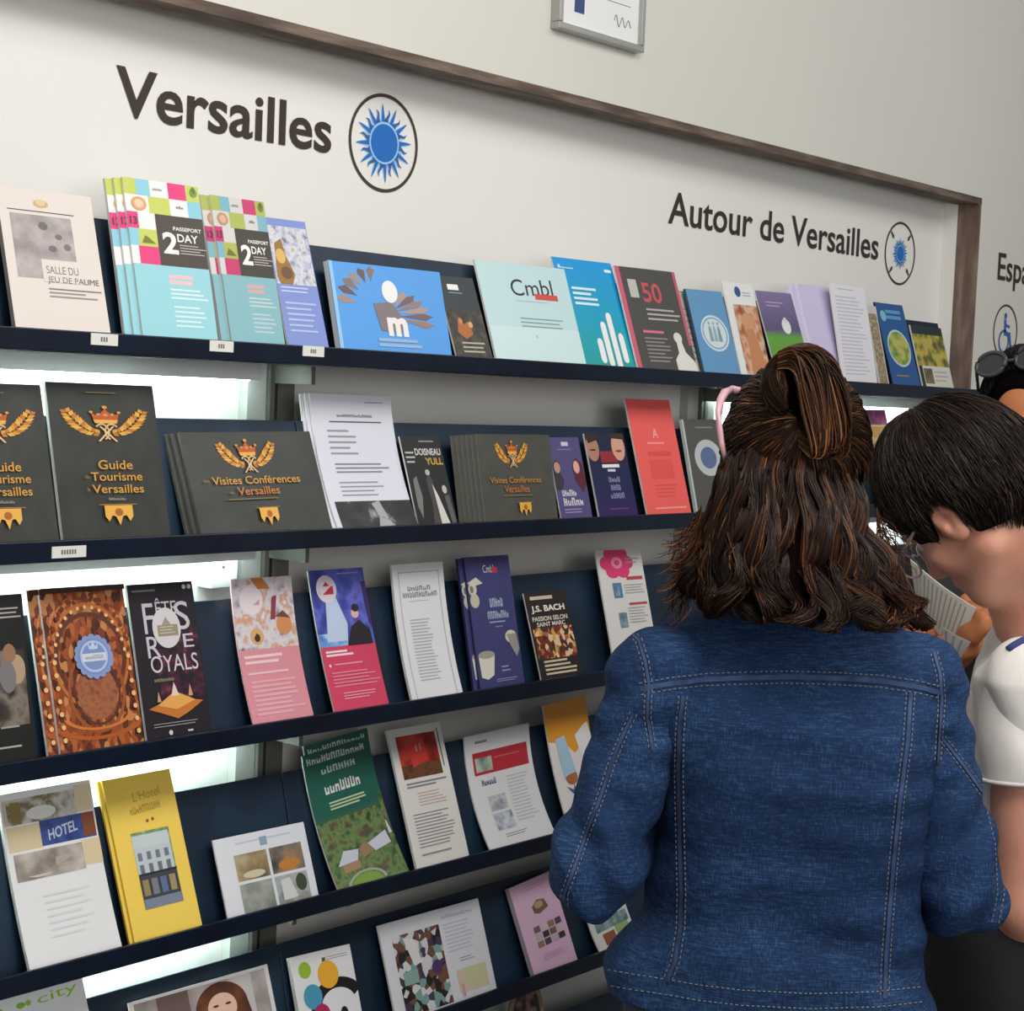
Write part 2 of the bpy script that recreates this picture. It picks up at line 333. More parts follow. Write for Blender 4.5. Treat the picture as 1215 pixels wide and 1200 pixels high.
class Sheet:
    """a leaning sheet fitted to four pixel corners of the visible cover: BL, BR, TR, TL"""
    def __init__(s, row, q, sag=0.0, th=.003, lean=None, hid=HID, off=0.0):
        zl = SHZ[row]; yb = YB - off
        a, b = onY(*q[0], yb), onY(*q[1], yb)
        x0, x1 = a[0], b[0]
        if lean is None:
            ls = []
            for (px, X) in ((q[3], x0), (q[2], x1)):
                p = onX(px[0], px[1], X); ls.append(math.atan2(p[1] - yb, max(.03, p[2] - zl)))
            lean = min(max(sum(ls) / 2, math.radians(8)), math.radians(21))
        else: lean = math.radians(lean)
        n = np.array([0, -math.cos(lean), math.sin(lean)]); et = np.array([0, math.sin(lean), math.cos(lean)])
        o = np.array([0, yb, zl])
        def hit(px):
            d = ray(*px); t = ((o - CAM) @ n) / (d @ n); P = CAM + d * t
            return P[0], (P - o) @ et
        c = [hit(p) for p in q]
        w = ((c[1][0] - c[0][0]) + (c[2][0] - c[3][0])) / 2
        hv = (c[2][1] + c[3][1]) / 2
        bx = (c[0][0] + c[1][0]) / 2; tx = (c[2][0] + c[3][0]) / 2
        rho = max(-.09, min(.09, math.atan2(tx - bx, hv)))
        s.et = et * math.cos(rho) + np.array([1, 0, 0]) * math.sin(rho); s.es = np.array([1, 0, 0]) * math.cos(rho) - et * math.sin(rho)
        s.n = n; s.w = w; s.hv = hv; s.hid = hid / math.cos(lean); s.h = hv + s.hid; s.sag = sag; s.th = th
        s.base = o + np.array([bx, 0, 0]) - s.es * (w / 2) - s.et * s.hid
        s.org = s.base + s.es * (w / 2); s.lean = lean; s.row = row
    def P(s, u, v, off=0.0):
        """cover coordinates: u left to right, v from top (0) to lip (1)"""
        t = s.hid + (1 - v) * s.hv; tau = t / s.h
        return s.base - s.org + s.es * (u * s.w) + s.et * t + s.n * (off - s.sag * 4 * tau * (1 - tau))
    def slab(s, mb, m_front, m_side, shape=None):
        nt = 12 if s.sag else 2; vmax = 1 + s.hid / s.hv
        vs = []; fr = []; bk = []
        for i in range(nt + 1):
            v = vmax * i / nt
            for u in (0, 1): vs.append(s.P(u, v)); 
        for i in range(nt + 1):
            v = vmax * i / nt
            for u in (0, 1): vs.append(s.P(u, v, -s.th))
        o = 2 * (nt + 1)
        F = [(2 * i, 2 * i + 2, 2 * i + 3, 2 * i + 1) for i in range(nt)]
        uv = [(j % 2, 1 - (j // 2) / nt) for j in range(o)] * 2
        S = [(o + 2 * i, o + 2 * i + 1, o + 2 * i + 3, o + 2 * i + 2) for i in range(nt)]
        S += [(2 * i, o + 2 * i, o + 2 * i + 2, 2 * i + 2) for i in range(nt)] + [(2 * i + 1, 2 * i + 3, o + 2 * i + 3, o + 2 * i + 1) for i in range(nt)]
        S += [(0, 1, o + 1, o), (2 * nt, o + 2 * nt, o + 2 * nt + 1, 2 * nt + 1)]
        mb.add(vs, F, m_front, uv); mb.add(vs, S, m_side, uv)
def asmat(c): return c if isinstance(c, bpy.types.Material) else flat(c, .42)
def layer(s, mb, L, k):
    ty, part, g, c = L; mt = asmat(c); off = .00018 + k * .00006
    asp = s.hv / s.w
    def addg(uv, faces):
        uv = [(min(max(u, 0.0), 1.0), max(v, 0.0)) for u, v in uv]
        mb.add([s.P(u, v, off) for u, v in uv], faces, mt, [(u, (1 - v) * asp) for u, v in uv])
    if ty == 'r':
        u0, v0, u1, v1 = g; n = max(1, int(abs(v1 - v0) * 12)) if s.sag else 1
        uv = []
        for i in range(n + 1):
            v = v0 + (v1 - v0) * i / n; uv += [(u0, v), (u1, v)]
        if isinstance(c, bpy.types.Material) and c.name.startswith('blend'):
            mb.add([s.P(u, v, off) for u, v in uv], [(2 * i, 2 * i + 2, 2 * i + 3, 2 * i + 1) for i in range(n)], mt, [(u, 1 - (v - v0) / (v1 - v0)) for u, v in uv])
        else: addg(uv, [(2 * i, 2 * i + 2, 2 * i + 3, 2 * i + 1) for i in range(n)])
    elif ty == 'e':
        cu, cv, ru, rv = g; rv = rv if rv else ru / asp; n = 24 if ru * s.w > .01 else 12
        addg([(cu + ru * math.cos(-2 * math.pi * i / n), cv + rv * math.sin(-2 * math.pi * i / n)) for i in range(n)], [tuple(range(n))])
    elif ty == 'o':
        cu, cv, ru, rv, kk, a0, a1 = g; rv = rv if rv else ru / asp; n = 32; uv = []
        for i in range(n + 1):
            a = math.radians(a0 + (a1 - a0) * i / n)
            uv += [(cu + ru * kk * math.cos(a), cv - rv * kk * math.sin(a)), (cu + ru * math.cos(a), cv - rv * math.sin(a))]
        addg(uv, [(2 * i, 2 * i + 1, 2 * i + 3, 2 * i + 2) for i in range(n)])
    elif ty == 'p':
        addg(list(g), [tuple(reversed(range(len(g))))])
    elif ty == 't':
        st, u0, v0, u1, v1, bold, sl = g; v, f = text_mesh(st, bold); lo = v.min(0); sz = v.max(0) - lo
        addg([(u0 + (u1 - u0) * (p[0] - lo[0]) / sz[0], v1 + (v0 - v1) * (p[1] - lo[1]) / sz[1] + sl * (p[0] - lo[0]) / sz[0]) for p in v], f)
    elif ty == 'b':
        k, u0, v0, u1, v1, sl = g; rr = random.Random(int(u0 * 991 + v0 * 773 + k * 31 + s.row)); uv = []; fs = []; cw = (u1 - u0) / k; hh = v1 - v0
        for i in range(k):
            x = u0 + i * cw; sv = sl * i / k; a = v0 + hh * rr.choice((0, 0, .3)) + sv; b = v1 + sv; st = cw * .26
            for r_ in ((x, a, x + st, b), (x + cw * .52, a + hh * .1, x + cw * .52 + st, b), rr.choice(((x, a, x + cw * .7, a + hh * .24), (x, b - hh * .24, x + cw * .7, b), (x, (a + b) / 2 - hh * .1, x + cw * .7, (a + b) / 2 + hh * .12)))):
                o = len(uv); uv += [(r_[0], r_[1]), (r_[0], r_[3]), (r_[2], r_[3]), (r_[2], r_[1])]; fs.append((o, o + 1, o + 2, o + 3))
        addg(uv, fs)
    elif ty == 'l':
        u0, v0, u1, v1, n, thick = g; rr = random.Random(int(u0 * 991 + v0 * 773 + n * 31 + s.row)); uv = []; fs = []
        for i in range(n):
            a = v0 + (v1 - v0) * i / n; b = a + (v1 - v0) / n * thick; e = u0 + (u1 - u0) * (rr.uniform(.7, 1.0)); o = len(uv)
            uv += [(u0, a), (u0, b), (e, b), (e, a)]; fs.append((o, o + 1, o + 2, o + 3))
        addg(uv, fs)
def tree_copy(o, d):
    c = o.copy(); COL.objects.link(c); c.location = o.location + Vector(d)
    for ch in list(o.children):
        k = ch.copy(); COL.objects.link(k); k.parent = c
    return c
def brochure(name, label, cat, row, q, cover, layers, sag=0.0, th=.003, side=None, copies=(), clabel=None, group=None, lean=None, off=0.0, hid=HID):
    s = Sheet(row, q, sag, th, lean, hid, off)
    mb = MB(); s.slab(mb, asmat(cover), asmat(side) if side else PAPER)
    o = mb.build(name, loc=s.org); tag(o, label, cat, group)
    cnt = {}
    for L in layers: cnt[L[1]] = cnt.get(L[1], 0) + 1
    parts = {}
    for k, L in enumerate(layers):
        key = (L[1], k) if (cnt[L[1]] <= 6 and L[1] in ('printed_panel', 'printed_motif', 'photo')) else (L[1], 0)
        if key not in parts: parts[key] = MB()
        layer(s, parts[key], L, k)
    for (pn, _), pm in parts.items():
        po = pm.build(pn, o)
        if pn in ('body_text', 'lettering', 'crest') or cnt[pn] > 6: po['kind'] = 'stuff'
    for i, (dx, db, dz) in enumerate(copies):
        d = s.es * dx - s.n * db + s.et * dz; c = tree_copy(o, d)
        c['label'] = (clabel or label) + (', %s from the front' % ['second', 'third', 'fourth', 'fifth', 'sixth', 'seventh'][i] if len(copies) > 1 else '')
    return o
W_ = (236, 236, 233); GOLD = (206, 150, 58); GOLD2 = (226, 172, 72); GREYT = (120, 120, 122)

def crest(cu, cv, su, sv):
    """crown between two laurel sprays with a knot monogram; generic royal ornament"""
    L = []
    for sd in (-1, 1):
        for k in range(10):
            t = k / 9; x0 = .16 + .80 * t ** .8; y0 = .16 - .80 * t ** 1.7; dx, dy = .64 * (t + .3) ** -.2, -1.36 * (t + .05) ** .7
            al = math.atan2(-dy, dx); b = .20 + .14 * math.sin(math.pi * t)
            for w in (-1, 1):
                ang = al + w * .75; lx, ly = math.cos(ang), math.sin(ang); r = .075
                pts = [(x0, y0), (x0 + lx * b * .5 - ly * r, y0 - (ly * b * .5 + lx * r)), (x0 + lx * b, y0 - ly * b), (x0 + lx * b * .5 + ly * r, y0 - (ly * b * .5 - lx * r))]
                pts = [(cu + sd * su * p[0], cv + sv * p[1]) for p in pts]
                L.append(Po(pts if sd > 0 else pts[::-1], [GOLD2, (214, 150, 54), (190, 116, 40)][(k + w) % 3], 'crest'))
    # crown
    L.append(Po([(cu - .30 * su, cv - .30 * sv), (cu - .36 * su, cv - .62 * sv), (cu - .18 * su, cv - .52 * sv), (cu, cv - .80 * sv), (cu + .18 * su, cv - .52 * sv), (cu + .36 * su, cv - .62 * sv), (cu + .30 * su, cv - .30 * sv)][::-1], (190, 84, 40), 'crest'))
    L.append(Po([(cu - .32 * su, cv - .36 * sv), (cu + .32 * su, cv - .36 * sv), (cu + .28 * su, cv - .22 * sv), (cu - .28 * su, cv - .22 * sv)], GOLD2, 'crest'))
    for x, y, r in ((-.36, -.66, .05), (.36, -.66, .05), (0, -.86, .07), (-.18, -.57, .05), (.18, -.57, .05), (0, -.55, .06)): L.append(El(cu + x * su, cv + y * sv, r * su, r * sv, GOLD, 'crest'))
    # interlaced monogram
    for x, a0, a1 in ((-.13, -70, 140), (.13, 40, 250)): L.append(Rg(cu + x * su, cv + .12 * sv, .20 * su, .34 * sv, .8, (214, 176, 120), 'crest', a0, a1))
    for sx in (-1, 1): L.append(Po([(cu - sx * .26 * su, cv + .5 * sv), (cu - sx * .2 * su, cv + .5 * sv), (cu + sx * .2 * su, cv - .1 * sv), (cu + sx * .14 * su, cv - .1 * sv)][::sx], (222, 190, 140), 'crest'))
    return L
def pelmet(cu, v0, w, h):
    L = [Rr(cu - w * 1.35, v0 - .008, cu + w * 1.35, v0 - .003, (170, 120, 50))]
    L.append(Po([(cu - w, v0), (cu + w, v0), (cu + w, v0 + h * .55), (cu + w * .75, v0 + h * .8), (cu + w * .5, v0 + h * .5), (cu + w * .25, v0 + h * .55), (cu, v0 + h), (cu - w * .25, v0 + h * .55), (cu - w * .5, v0 + h * .5), (cu - w * .75, v0 + h * .8), (cu - w, v0 + h * .55)], GOLD2))
    L.append(El(cu, v0 + h * .35, w * .3, h * .2, (170, 96, 30)))
    return L
def Q(*a): return [(a[0], a[1]), (a[2], a[3]), (a[4], a[5]), (a[6], a[7])]

# ---- top shelf
grp1 = 'leaflets on the top shelf'
brochure('brochure', 'beige booklet titled Salle du Jeu de Paume', 'booklet', 0, Q(17, 386, 132, 392, 106, 234, -4, 219), (222, 211, 203),
    [El(.44, .10, .08, .03, (196, 172, 120)), El(.44, .09, .05, .025, (216, 196, 150)), Rr(.08, .155, .78, .162, (70, 66, 66)), Ph(.10, .185, .74, .64, PHM('plaster', [(134, 124, 124), (168, 158, 156), (190, 180, 176)], 5)),
     El(.43, .26, .05, .03, (104, 98, 100)), El(.58, .33, .04, .02, (112, 106, 108)), El(.50, .42, .045, .025, (108, 102, 104)), El(.66, .40, .04, .025, (116, 110, 110)),
     Rr(.36, .50, .76, .66, (222, 211, 203)), Tx('SALLE DU', .40, .545, .74, .60, (104, 98, 96)), Tx('JEU DE PAUME', .40, .62, .95, .675, (104, 98, 96)), Rr(.40, .705, .96, .713, (120, 112, 108)), Ln(.40, .73, .92, .785, 2, (150, 142, 138))], th=.008, side=(170, 160, 152))
LIME = (196, 206, 96); PINK = (226, 58, 122); LBL = (140, 202, 218); AQ = (150, 208, 216); BRN = (72, 62, 54); WH = (238, 236, 232)
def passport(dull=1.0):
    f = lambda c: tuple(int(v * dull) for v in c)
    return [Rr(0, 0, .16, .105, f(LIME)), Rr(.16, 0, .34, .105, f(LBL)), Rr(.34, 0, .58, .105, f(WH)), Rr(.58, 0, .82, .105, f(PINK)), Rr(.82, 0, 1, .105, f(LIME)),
        Rr(0, .105, .3, .215, f(WH)), Rr(.3, .105, .58, .215, f(LIME)), Rr(.58, .105, .82, .215, f(WH)), Rr(.82, .105, 1, .215, f(LBL)),
        Rr(0, .215, .14, .32, f(PINK)), Rr(.14, .215, .36, .32, f(WH)), Rr(0, .32, .12, .43, f(LBL)), Rr(.12, .32, .36, .43, f(LIME)), Rr(0, .43, .1, .545, f(WH)), Rr(.1, .43, .36, .545, f(PINK)),
        Rr(.36, .215, 1, .545, f(BRN)), El(.17, .16, .10, .045, f((222, 160, 110))), El(.17, .16, .06, .028, f((238, 200, 170))), El(.92, .045, .05, .03, f((120, 150, 60))), El(.92, .03, .03, .022, f((90, 120, 50))),
        Po([(.15, .41), (.2, .36), (.25, .375), (.33, .41)][::-1], f((120, 120, 40))), Bl(5, .37, .045, .5, .062, f((180, 160, 160))), Bl(3, .66, .145, .76, .165, f((150, 150, 160))), Tx('13', .03, .245, .12, .295, f((90, 60, 70)), .02),
        Tx('PASSEPORT', .58, .285, .96, .31, W_, .02), Tx('2', .42, .325, .62, .465, W_, .03), Tx('DAY', .62, .33, .9, .382, W_, .02), Ln(.64, .40, 1.0, .47, 4, (190, 180, 176)),
        Rr(0, .545, 1, 1.1, f(AQ)), Ln(.44, .60, .80, .67, 2, f((238, 190, 196)), thick=.7), Ln(.44, .69, .98, .77, 3, f((226, 240, 240))), Ln(.46, .80, .92, .95, 5, f((214, 234, 236)))]
brochure('brochure', 'bright front leaflet of the checked aqua pile with a brown 2 DAY box', 'leaflet', 0, Q(165, 394, 260, 401, 231, 217, 148, 215), (238, 236, 232), passport(), th=.004,
    copies=((-.011, .0045, -.001), (-.022, .009, -.002)), clabel='checked aqua leaflet behind the bright 2 DAY one', group='checked 2 DAY leaflets, bright pile')
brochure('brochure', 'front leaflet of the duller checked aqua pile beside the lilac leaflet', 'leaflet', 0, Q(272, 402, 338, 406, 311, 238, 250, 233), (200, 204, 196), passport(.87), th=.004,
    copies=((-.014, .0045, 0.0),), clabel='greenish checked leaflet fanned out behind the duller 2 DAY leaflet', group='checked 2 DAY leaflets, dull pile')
brochure('brochure', 'lilac blue leaflet with a photo of a gilded statue', 'leaflet', 0, Q(340, 406, 391, 409, 360, 263, 315, 258), (124, 142, 204),
    [Ph(.02, .06, .98, .52, PHM('statue', [(112, 108, 120), (176, 178, 196), (214, 214, 222), (186, 168, 120)], 7)), Po([(.05, .46), (.12, .2), (.3, .16), (.36, .3), (.5, .44), (.4, .52), (.1, .52)][::-1], (150, 110, 50)), El(.22, .3, .12, .06, (214, 176, 96)), El(.3, .43, .14, .05, (104, 76, 44)),
     Bl(3, .6, .09, .62, .11, (170, 60, 60)), Ln(.08, .54, .75, .6, 2, (196, 206, 236)), Ln(.12, .66, .9, .92, 6, (176, 188, 226))], th=.004)
leafs = [Po([(.36 + .16 * math.cos(a), .50 - .30 * math.sin(a) * 1.0), (.38 + .30 * math.cos(a - .12), .48 - .42 * math.sin(a - .12)), (.38 + .36 * math.cos(a) * 1.0, .48 - .46 * math.sin(a)), (.38 + .30 * math.cos(a + .12), .48 - .42 * math.sin(a + .12))][::-1], [(136, 112, 104), (108, 88, 84), (160, 138, 128)][i % 3]) for i, a in enumerate(np.radians([95, 112, 128, 142, 156, 172]))]
leafs += [Po([(.50 + .06 * math.cos(a), .60 - .12 * math.sin(a)), (.54 + .26 * math.cos(a - .14), .62 - .30 * math.sin(a - .14)), (.54 + .34 * math.cos(a), .62 - .36 * math.sin(a)), (.54 + .26 * math.cos(a + .14), .62 - .30 * math.sin(a + .14))][::-1], [(150, 124, 116), (118, 98, 94), (170, 148, 140)][i % 3]) for i, a in enumerate(np.radians([-8, 10, 26, 42, 58, 74]))]
brochure('brochure', 'sky blue landscape booklet with a brown shell motif and white m', 'booklet', 0, Q(403, 411, 536, 419, 521, 322, 389, 310), (86, 158, 228),
    leafs + [Po([(.34, .45), (.50, .42), (.60, .62), (.56, .78), (.38, .76)][::-1], (128, 118, 120)), El(.50, .30, .07, .13, W_), Tx('m', .44, .60, .62, .82, (234, 230, 226), .05), Ln(.34, .85, .82, .97, 2, (150, 180, 214), thick=.6), Rr(0, 0, .03, 1.1, (150, 196, 236))], th=.010, side=(226, 232, 236))
brochure('brochure', 'dark green leaflet with an orange carriage scene beside the sky blue booklet', 'leaflet', 0, Q(540, 419, 585, 422, 560, 333, 518, 324), (50, 60, 62),
    [Ph(0, .42, 1, 1.1, PHM('carriage', [(36, 40, 40), (60, 58, 50), (96, 84, 66)], 6)), Rr(.22, .10, .52, .17, W_), Ln(.22, .2, .7, .23, 1, (150, 156, 156)), Po([(.2, .7), (.3, .52), (.42, .6), (.55, .56), (.62, .72), (.4, .78)][::-1], (172, 104, 52)), El(.34, .56, .06, .04, (200, 130, 70)), El(.6, .6, .06, .04, (210, 170, 110)),
     Ln(.24, .82, .9, .98, 3, (186, 180, 160), thick=.35)], th=.003)
brochure('brochure', 'pale aqua sheet with black brush script and a red word', 'leaflet', 0, Q(588, 423, 695, 429, 668, 315, 564, 312), (190, 218, 220),
    [Tx('Cmbl', .33, .17, .80, .34, (34, 34, 36), .0, -.03), Rr(.58, .30, .84, .36, (206, 74, 70)), Ln(.36, .385, .8, .40, 1, (150, 170, 170), thick=.4), Ln(.36, .56, .84, .68, 3, (130, 150, 152), thick=.3), Rr(0, .66, 1, 1.1, (202, 226, 226)), El(.5, .75, .012, None, (170, 190, 190))], th=.004)
bars = []
for x, y0, y1 in ((.46, .78, .94), (.58, .62, .97), (.71, .53, 1.02), (.84, .72, .93)):
    bars += [Rr(x - .045, y0, x + .045, y1, W_, 'printed_motif'), El(x, y0, .045, None, W_), El(x, y1, .045, None, W_)]
brochure('brochure', 'cyan and teal leaflet with rounded white sound bars', 'leaflet', 0, Q(688, 428, 753, 433, 727, 314, 651, 303), gradmat('blend_cyan', [(0, (24, 158, 146)), (.5, (12, 158, 190)), (1, (18, 150, 218))]),
    bars + [Rr(.06, .07, .10, .1, (200, 230, 240)), Ln(.1, .09, .36, .12, 1, (190, 226, 240)), Rr(.84, .07, .96, .10, (210, 234, 244)), Ln(.2, .27, .62, .46, 4, (214, 236, 244), thick=.5)], th=.004, off=-.006)
brochure('brochure', 'charcoal leaflet with pink edges, a pink 50 and a white statue', 'leaflet', 0, Q(753, 433, 831, 438, 797, 326, 731, 312), (74, 73, 70),
    [Rr(0, 0, .07, 1.1, (206, 92, 116)), Rr(.95, 0, 1, .75, (190, 92, 110)), Rr(.16, .12, .3, .30, (190, 190, 180)), Tx('50', .36, .14, .68, .34, (196, 80, 90), .02), Ln(.36, .40, .94, .54, 3, (176, 172, 168), thick=.4), Rr(.22, .62, .56, .645, (220, 110, 140)), Ln(.22, .69, .62, .95, 7, (140, 138, 134), thick=.4),
     El(.78, .68, .07, .055, (216, 214, 204)), Po([(.74, .72), (.83, .72), (.86, .82), (.99, .92), (1.0, 1.02), (.66, 1.02), (.66, .9), (.74, .83)], (222, 220, 210))], th=.004)
brochure('brochure', 'plain white booklet edge tucked behind the light blue disc leaflet', 'booklet', 0, Q(814, 436, 838, 437.5, 818, 350, 801, 344), (214, 212, 204), [Ln(.2, .2, .8, .9, 9, (170, 170, 166), thick=.3)], th=.003, off=-.014, lean=19)
brochure('brochure', 'light blue booklet with a pale disc of small figures', 'booklet', 0, Q(835, 437, 878, 440, 856, 347, 813, 342), (98, 150, 192),
    [El(.54, .52, .38, .22, (208, 220, 218)), Rg(.54, .52, .34, .195, .9, (120, 166, 200))] + [Po([(x - .05, .62), (x - .035, .46), (x, .42), (x + .035, .46), (x + .05, .62)], c) for x, c in ((.42, (128, 160, 176)), (.54, (150, 176, 180)), (.66, (118, 152, 176)))] + [El(x, .40, .03, .02, (150, 170, 176)) for x in (.42, .54, .66)], th=.006, side=(60, 80, 100))
brochure('brochure', 'white leaflet with an orange toned portrait photo and blue dot', 'leaflet', 0, Q(880, 440, 914, 443, 893, 338, 855, 333), (226, 228, 226),
    [El(.45, .10, .10, None, (54, 84, 130)), Ln(.6, .1, .9, .16, 2, (150, 160, 180)), Ph(.2, .24, 1, 1.1, PHM('child', [(120, 70, 44), (186, 124, 84), (216, 178, 150), (150, 176, 190)], 5)), El(.6, .42, .2, .1, (206, 150, 112)), Po([(.5, .5), (.72, .5), (.86, .8), (.8, 1.05), (.4, 1.05), (.44, .7)], (196, 132, 90))], th=.003)
brochure('brochure', 'purple and green leaflet with a white spot beside the bun of hair', 'leaflet', 0, Q(920, 443, 966, 446, 937, 350, 897, 343), gradmat('blend_meadow', [(0, (92, 150, 56)), (.52, (100, 160, 60)), (.60, (92, 84, 116)), (1, (128, 112, 156))]),
    [El(.62, .40, .12, None, (226, 228, 226)), El(.62, .33, .05, None, (206, 210, 206)), Ln(.2, .12, .7, .2, 2, (170, 160, 190))], th=.003)
brochure('paper_sheet', 'white printed sheet in front of the lavender sheets', 'sheet', 0, Q(1000, 449, 1041, 453, 1025, 341, 985, 337), (226, 224, 230),
    [Ln(.2, .04, .8, .06, 1, (160, 160, 170)), Ln(.1, .12, .9, .95, 22, (196, 194, 204), thick=.35)], th=.004)
brochure('paper_sheet', 'lavender paper sheet fanned behind the white printed sheet', 'sheet', 0, Q(972, 447, 1010, 449, 987, 338, 945, 341), (206, 196, 228), [], th=.003, off=-.007,
    copies=((-.022, .003, -.002), (-.04, .006, -.004)), group='fanned lavender sheets')
brochure('brochure', 'narrow brown leaflet squeezed beside the blue oval leaflet', 'leaflet', 0, Q(1042, 454, 1056, 455, 1038, 364, 1028, 362), (200, 196, 188), [Ph(.1, .1, .9, 1, PHM('brown', [(90, 80, 70), (150, 130, 100), (190, 180, 160)], 6))], th=.003, off=-.004)
brochure('brochure', 'blue leaflet with an oval picture of a green island', 'leaflet', 0, Q(1058, 455, 1094, 458, 1069, 363, 1039, 358), (36, 84, 140),
    [El(.52, .55, .40, .23, (180, 200, 206)), El(.52, .55, .36, .205, PHM('island', [(60, 110, 70), (120, 150, 70), (190, 180, 90), (80, 140, 180)], 5)), Ln(.3, .08, .9, .22, 2, (90, 150, 190), thick=.6), El(.2, .16, .1, None, (120, 180, 190)), Ln(.2, .88, .8, .93, 1, (150, 120, 90))], th=.004, side=(24, 34, 50))
brochure('brochure', 'dark topped leaflet with a yellow garden photo by the timber post', 'leaflet', 0, Q(1096, 458, 1131, 460, 1117, 391, 1079, 384), (34, 46, 46),
    [Ph(0, .14, 1, .66, PHM('garden', [(36, 50, 36), (110, 110, 50), (190, 170, 60), (150, 150, 130)], 5)), Rr(.1, .66, 1, 1.05, (206, 204, 192)), Ph(.12, .7, .4, .95, PHM('garden2', [(80, 70, 50), (130, 120, 90)], 6)), Ln(.45, .74, .95, .95, 3, (170, 168, 160))], th=.004)

# ---- second shelf
GBG = noisy('guide_black', [(0.25, (44, 46, 42)), (0.75, (58, 60, 55))], 5, 3, 0.38, coord='UV')
guide = crest(.50, .30, .36, .165) + [Ln(.34, .06, .64, .07, 1, (130, 110, 60), thick=.6),
    Tx('Guide', .38, .505, .70, .565, GOLD, .01), Tx('du', .245, .60, .29, .625, (150, 120, 60)), Tx('Tourisme', .30, .585, .78, .64, GOLD, .01), Tx('à', .25, .685, .28, .705, (150, 120, 60)), Tx('Versailles', .30, .665, .78, .72, GOLD, .01), Bl(10, .44, .75, .60, .768, (150, 146, 130))] + pelmet(.52, .80, .13, .13)
brochure('guide_booklet', 'black guide booklet whose whole gold crest reads Guide du Tourisme Versailles', 'booklet', 1, Q(75, 643, 203, 639, 180, 456, 54, 455), GBG, guide, th=.006)
brochure('guide_booklet', 'black guide booklet cut by the picture edge, left of its crested twin', 'booklet', 1, Q(-56, 648, 71, 644, 47, 455, -78, 454), GBG, guide, th=.006)
vis = crest(.46, .30, .20, .24) + [Tx('les', .09, .475, .13, .51, (150, 120, 60)), Tx('Visites Conférences', .15, .455, .82, .535, GOLD, .01), Tx('de', .26, .60, .29, .63, (150, 120, 60)), Tx('Versailles', .32, .565, .64, .645, (196, 120, 50), .01), Ln(.24, .68, .70, .70, 1, (130, 110, 70), thick=.5)] + pelmet(.52, .78, .07, .18)
brochure('conference_booklet', 'front black landscape Visites Conférences booklet beside the tall crested guide', 'booklet', 1, Q(232, 636, 401, 628, 361, 514, 219, 511), GBG, vis, th=.005, side=(104, 102, 98),
    copies=((-.008, .0055, 0), (-.016, .011, .001)), clabel='black landscape booklet behind the front one beside the guide', group='landscape booklets beside the guide')
letter = [Ln(.66, .05, .9, .065, 1, (150, 150, 160), thick=.5), Bl(20, .30, .145, .74, .165, (70, 70, 76), .01), Ln(.20, .195, .86, .21, 1, (90, 90, 96), thick=.7), Ln(.16, .26, .50, .47, 5, (150, 150, 158), thick=.35), Ln(.18, .51, .86, .60, 3, (130, 130, 138), thick=.4), Ln(.18, .65, .74, .78, 4, (150, 150, 158), thick=.35),
    Ph(.06, .80, 1.0, 1.1, PHM('blackwhite', [(22, 22, 24), (34, 34, 36), (52, 52, 54), (190, 190, 190)], 4)), Po([(.5, .82), (.6, .8), (.66, .95), (.74, 1.03), (.5, 1.03), (.55, .92)], (170, 170, 170))]
brochure('paper_sheet', 'white A4 letter sheet with a black and white photo, top of its fanned pile', 'sheet', 1, Q(404, 627, 498, 625, 464, 471, 366, 466), (222, 220, 232), letter, sag=.012, th=.003, off=.005,
    copies=((-.006, .004, .001), (-.012, .008, .002)), clabel='white sheet fanned behind the photo letter', group='white letter sheets')
brochure('brochure', 'black and white photographic leaflet lettered DOISNEAU with gold lines', 'leaflet', 1, Q(498, 622, 541, 618, 522, 519, 472, 517), (26, 25, 26),
    [Tx('DOISNEAU', .30, .14, .95, .22, (214, 212, 206), .02), Ln(.45, .05, .85, .09, 1, (150, 150, 150)), Tx('YULL', .52, .25, .96, .33, (196, 160, 60), .03), Ln(.05, .18, .28, .34, 3, (190, 186, 176)), Po([(.42, .52), (.5, .42), (.58, .5), (.56, .75), (.66, 1.04), (.40, 1.04), (.46, .75)], (66, 64, 62)), Po([(.56, .55), (.66, .7), (.82, 1.04), (.60, 1.04)], (212, 208, 200)), El(.50, .42, .06, .035, (180, 176, 170)), Po([(.1, .5), (.2, .46), (.25, .7), (.16, .95), (.08, .8)], (120, 118, 114)), El(.84, .62, .06, .05, (190, 184, 176)), Po([(.8, .7), (.92, .68), (.98, 1.0), (.86, 1.02)], (90, 88, 84))], th=.003)
GB2 = noisy('guide_grey', [(0.25, (72, 72, 66)), (0.75, (84, 84, 77))], 5, 3, 0.38, coord='UV')
vis2 = crest(.44, .28, .20, .22) + [Tx('Visites Conférences', .10, .50, .80, .57, (186, 128, 54), .01), Tx('Versailles', .28, .60, .62, .68, (186, 112, 56), .01), Ln(.26, .71, .72, .73, 1, (130, 110, 70), thick=.5)] + pelmet(.54, .80, .08, .16)
brochure('conference_booklet', 'grey landscape Visites Conférences booklet in front of a thick fanned pile', 'booklet', 1, Q(575, 618, 663, 614, 650, 518, 566, 513), GB2, vis2, th=.004, side=(132, 130, 124),
    copies=tuple((-.0075 * k, .0042 * k, 0) for k in range(1, 6)), clabel='grey landscape booklet in the thick fanned pile', group='thick fanned pile of grey booklets', off=.012)
